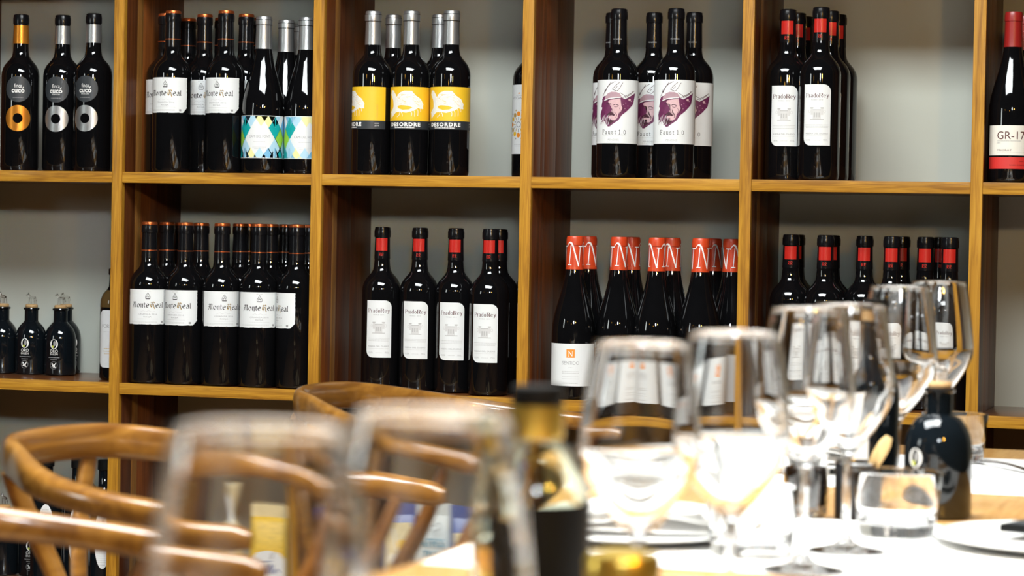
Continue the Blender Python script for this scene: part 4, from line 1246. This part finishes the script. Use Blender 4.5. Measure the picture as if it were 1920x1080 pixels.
def packet(x, dy, w_, h_, t_, rz, parts, lab, group='packets on the lowest shelf', name='pasta_packet'):
    """a filled packet: pillowy body, crimped top edge, printed panels"""
    root = empty(name, (x, D + dy, S3 + 0.0004), rz)
    tag(root, lab, 'packet', group)
    root.scale = (1, 1, 1.19)
    body_mat, crimp_mat, panels = parts
    bm = bmesh.new()
    nz, na = 14, 28
    rings = []
    for i in range(nz + 1):
        v = i / nz
        th = t_ * (1 - max(0, (v - 0.55) / 0.45) ** 2) + 0.004
        ww = w_ * (0.97 + 0.03 * math.sin(PI * v))
        ring = []
        for k in range(na):
            a = 2 * PI * k / na
            c, s = math.cos(a), math.sin(a)
            ring.append(bm.verts.new((ww / 2 * math.copysign(abs(c) ** 0.35, c), th / 2 * math.copysign(abs(s) ** 0.6, s) * (1 + 0.03 * math.sin(5 * a + 7 * v)), v * h_ * 0.9)))
        rings.append(ring)
    for a, b in zip(rings, rings[1:]):
        for k in range(na): bm.faces.new((a[k], a[(k + 1) % na], b[(k + 1) % na], b[k]))
    bm.faces.new(rings[0]); bm.faces.new(rings[-1])
    bmesh.ops.recalc_face_normals(bm, faces=bm.faces)
    bd = link('bag', fin(bm, 'bag', body_mat, True, 60), root)
    bm = bmesh.new()
    n = 24
    for i in range(n):
        x0, x1 = -w_ / 2 + w_ * i / n, -w_ / 2 + w_ * (i + 1) / n
        o_ = 0.001 * (-1) ** i
        box_bm(bm, x0, x1, -0.0016 + o_, 0.0016 + o_, h_ * 0.89, h_)
    bmesh.ops.recalc_face_normals(bm, faces=bm.faces)
    link('crimped_top', fin(bm, 'crimped_top', crimp_mat, False), root)
    for pn, fl__ in panels:
        link(pn, fl__.mesh(pn, None, base=t_ / 2 + 0.0045), root)
    return root


fa = Flat(); fa.poly([(-44, 28), (44, 28), (44, 92), (30, 102), (0, 106), (-30, 102), (-44, 92)], 'paper_white')
fb_ = Flat(); fb_.stroke(spline([(-30, 64), (-24, 84), (-20, 66), (-14, 84), (-9, 66), (-4, 82), (-1, 66), (5, 84), (6, 66), (12, 82), (13, 66), (22, 74), (30, 68)], 4), 2.4, 'pack_blue', 1)
fb_.stroke([(-30, 86), (10, 88)], 1.4, 'pack_blue', 1); fb_.stroke([(8, 92), (12, 102)], 3, 'ink_dark_purple', 1)
packet(-1.800, 0.085, 0.105, 0.175, 0.05, 0.25, ('pasta_yellow', 'pasta_pale', [('label', fa), ('lettering', fb_)]), 'clear packet of yellow pasta with white label, behind chair arm')
fa = Flat(); fa.rect(-34, 34, 10, 160, 'pasta_pale'); fa.ell(10, 118, 16, 14, 'label_yellow', 1, 18); fa.ell(-10, 96, 14, 12, 'paper_cream', 1, 18); fa.ell(6, 60, 20, 16, 'paper_cream', 1, 18)
fa.stroke([(-16, 150), (6, 92)], 4, 'paper_white', 2)
packet(-1.575, 0.075, 0.088, 0.190, 0.045, 0.22, ('pack_blue', 'pack_blue', [('window', fa)]), 'blue packet with pale pasta picture, left of the grey packet')
fa = Flat(); fa.text('PASTIFICIO', 66, 0, 122, 'pack_teal', 0, 0.01, 14); fa.text('TRANI', 50, 0, 104, 'pack_teal', 0, 0.01, 11)
fa.stroke(spline([(-18, 156), (-8, 164), (2, 156), (14, 162), (20, 154), (8, 148), (2, 142)], 4), 1.3, 'ink_grey', 0)
fa.stroke(spline([(-30, 40), (-16, 52), (4, 44), (26, 54)], 4), 1.4, 'pack_teal', 0)
packet(-1.478, 0.075, 0.094, 0.192, 0.045, 0.22, ('pack_grey', 'pack_grey', [('lettering', fa)]), 'grey paper packet with blue lettering, between two blue packets')
fa = Flat(); fa.rect(-33, 33, 10, 150, 'pasta_pale'); fa.rect(-33, 33, 60, 90, 'pack_teal', 1)
packet(-1.383, 0.075, 0.086, 0.192, 0.045, 0.22, ('pack_blue', 'pack_blue', [('window', fa)]), 'blue packet right of the grey packet, crossed by a chair leg')

# twisted packet with a white tie
tw = empty('tied_packet', (-1.925, D + 0.10, S3 + 0.0004))
tw.scale = (1, 1, 1.14)
tag(tw, 'olive packet gathered at the top by a pale ribbon, left of yellow pasta', 'packet', 'packets on the lowest shelf')
link('bag', lathe('bag', spline([(0, 0.0), (0.034, 0.001), (0.040, 0.02), (0.041, 0.09), (0.036, 0.125), (0.020, 0.148), (0.008, 0.158), (0.010, 0.17), (0.022, 0.192), (0.026, 0.205)], 3) + [(0.0, 0.200)], 'pasta_pale', 28, 60), tw)
link('ribbon', sweep('ribbon', spline([(-0.012, -0.014, 0.205), (-0.004, -0.020, 0.185), (0.004, -0.016, 0.160), (0.014, -0.030, 0.135), (0.026, -0.042, 0.10)], 5), [(0.012, 0.002)] * 21, 'paper_white', 10, 3.0, Vector((0, -1, 0.2))), tw)
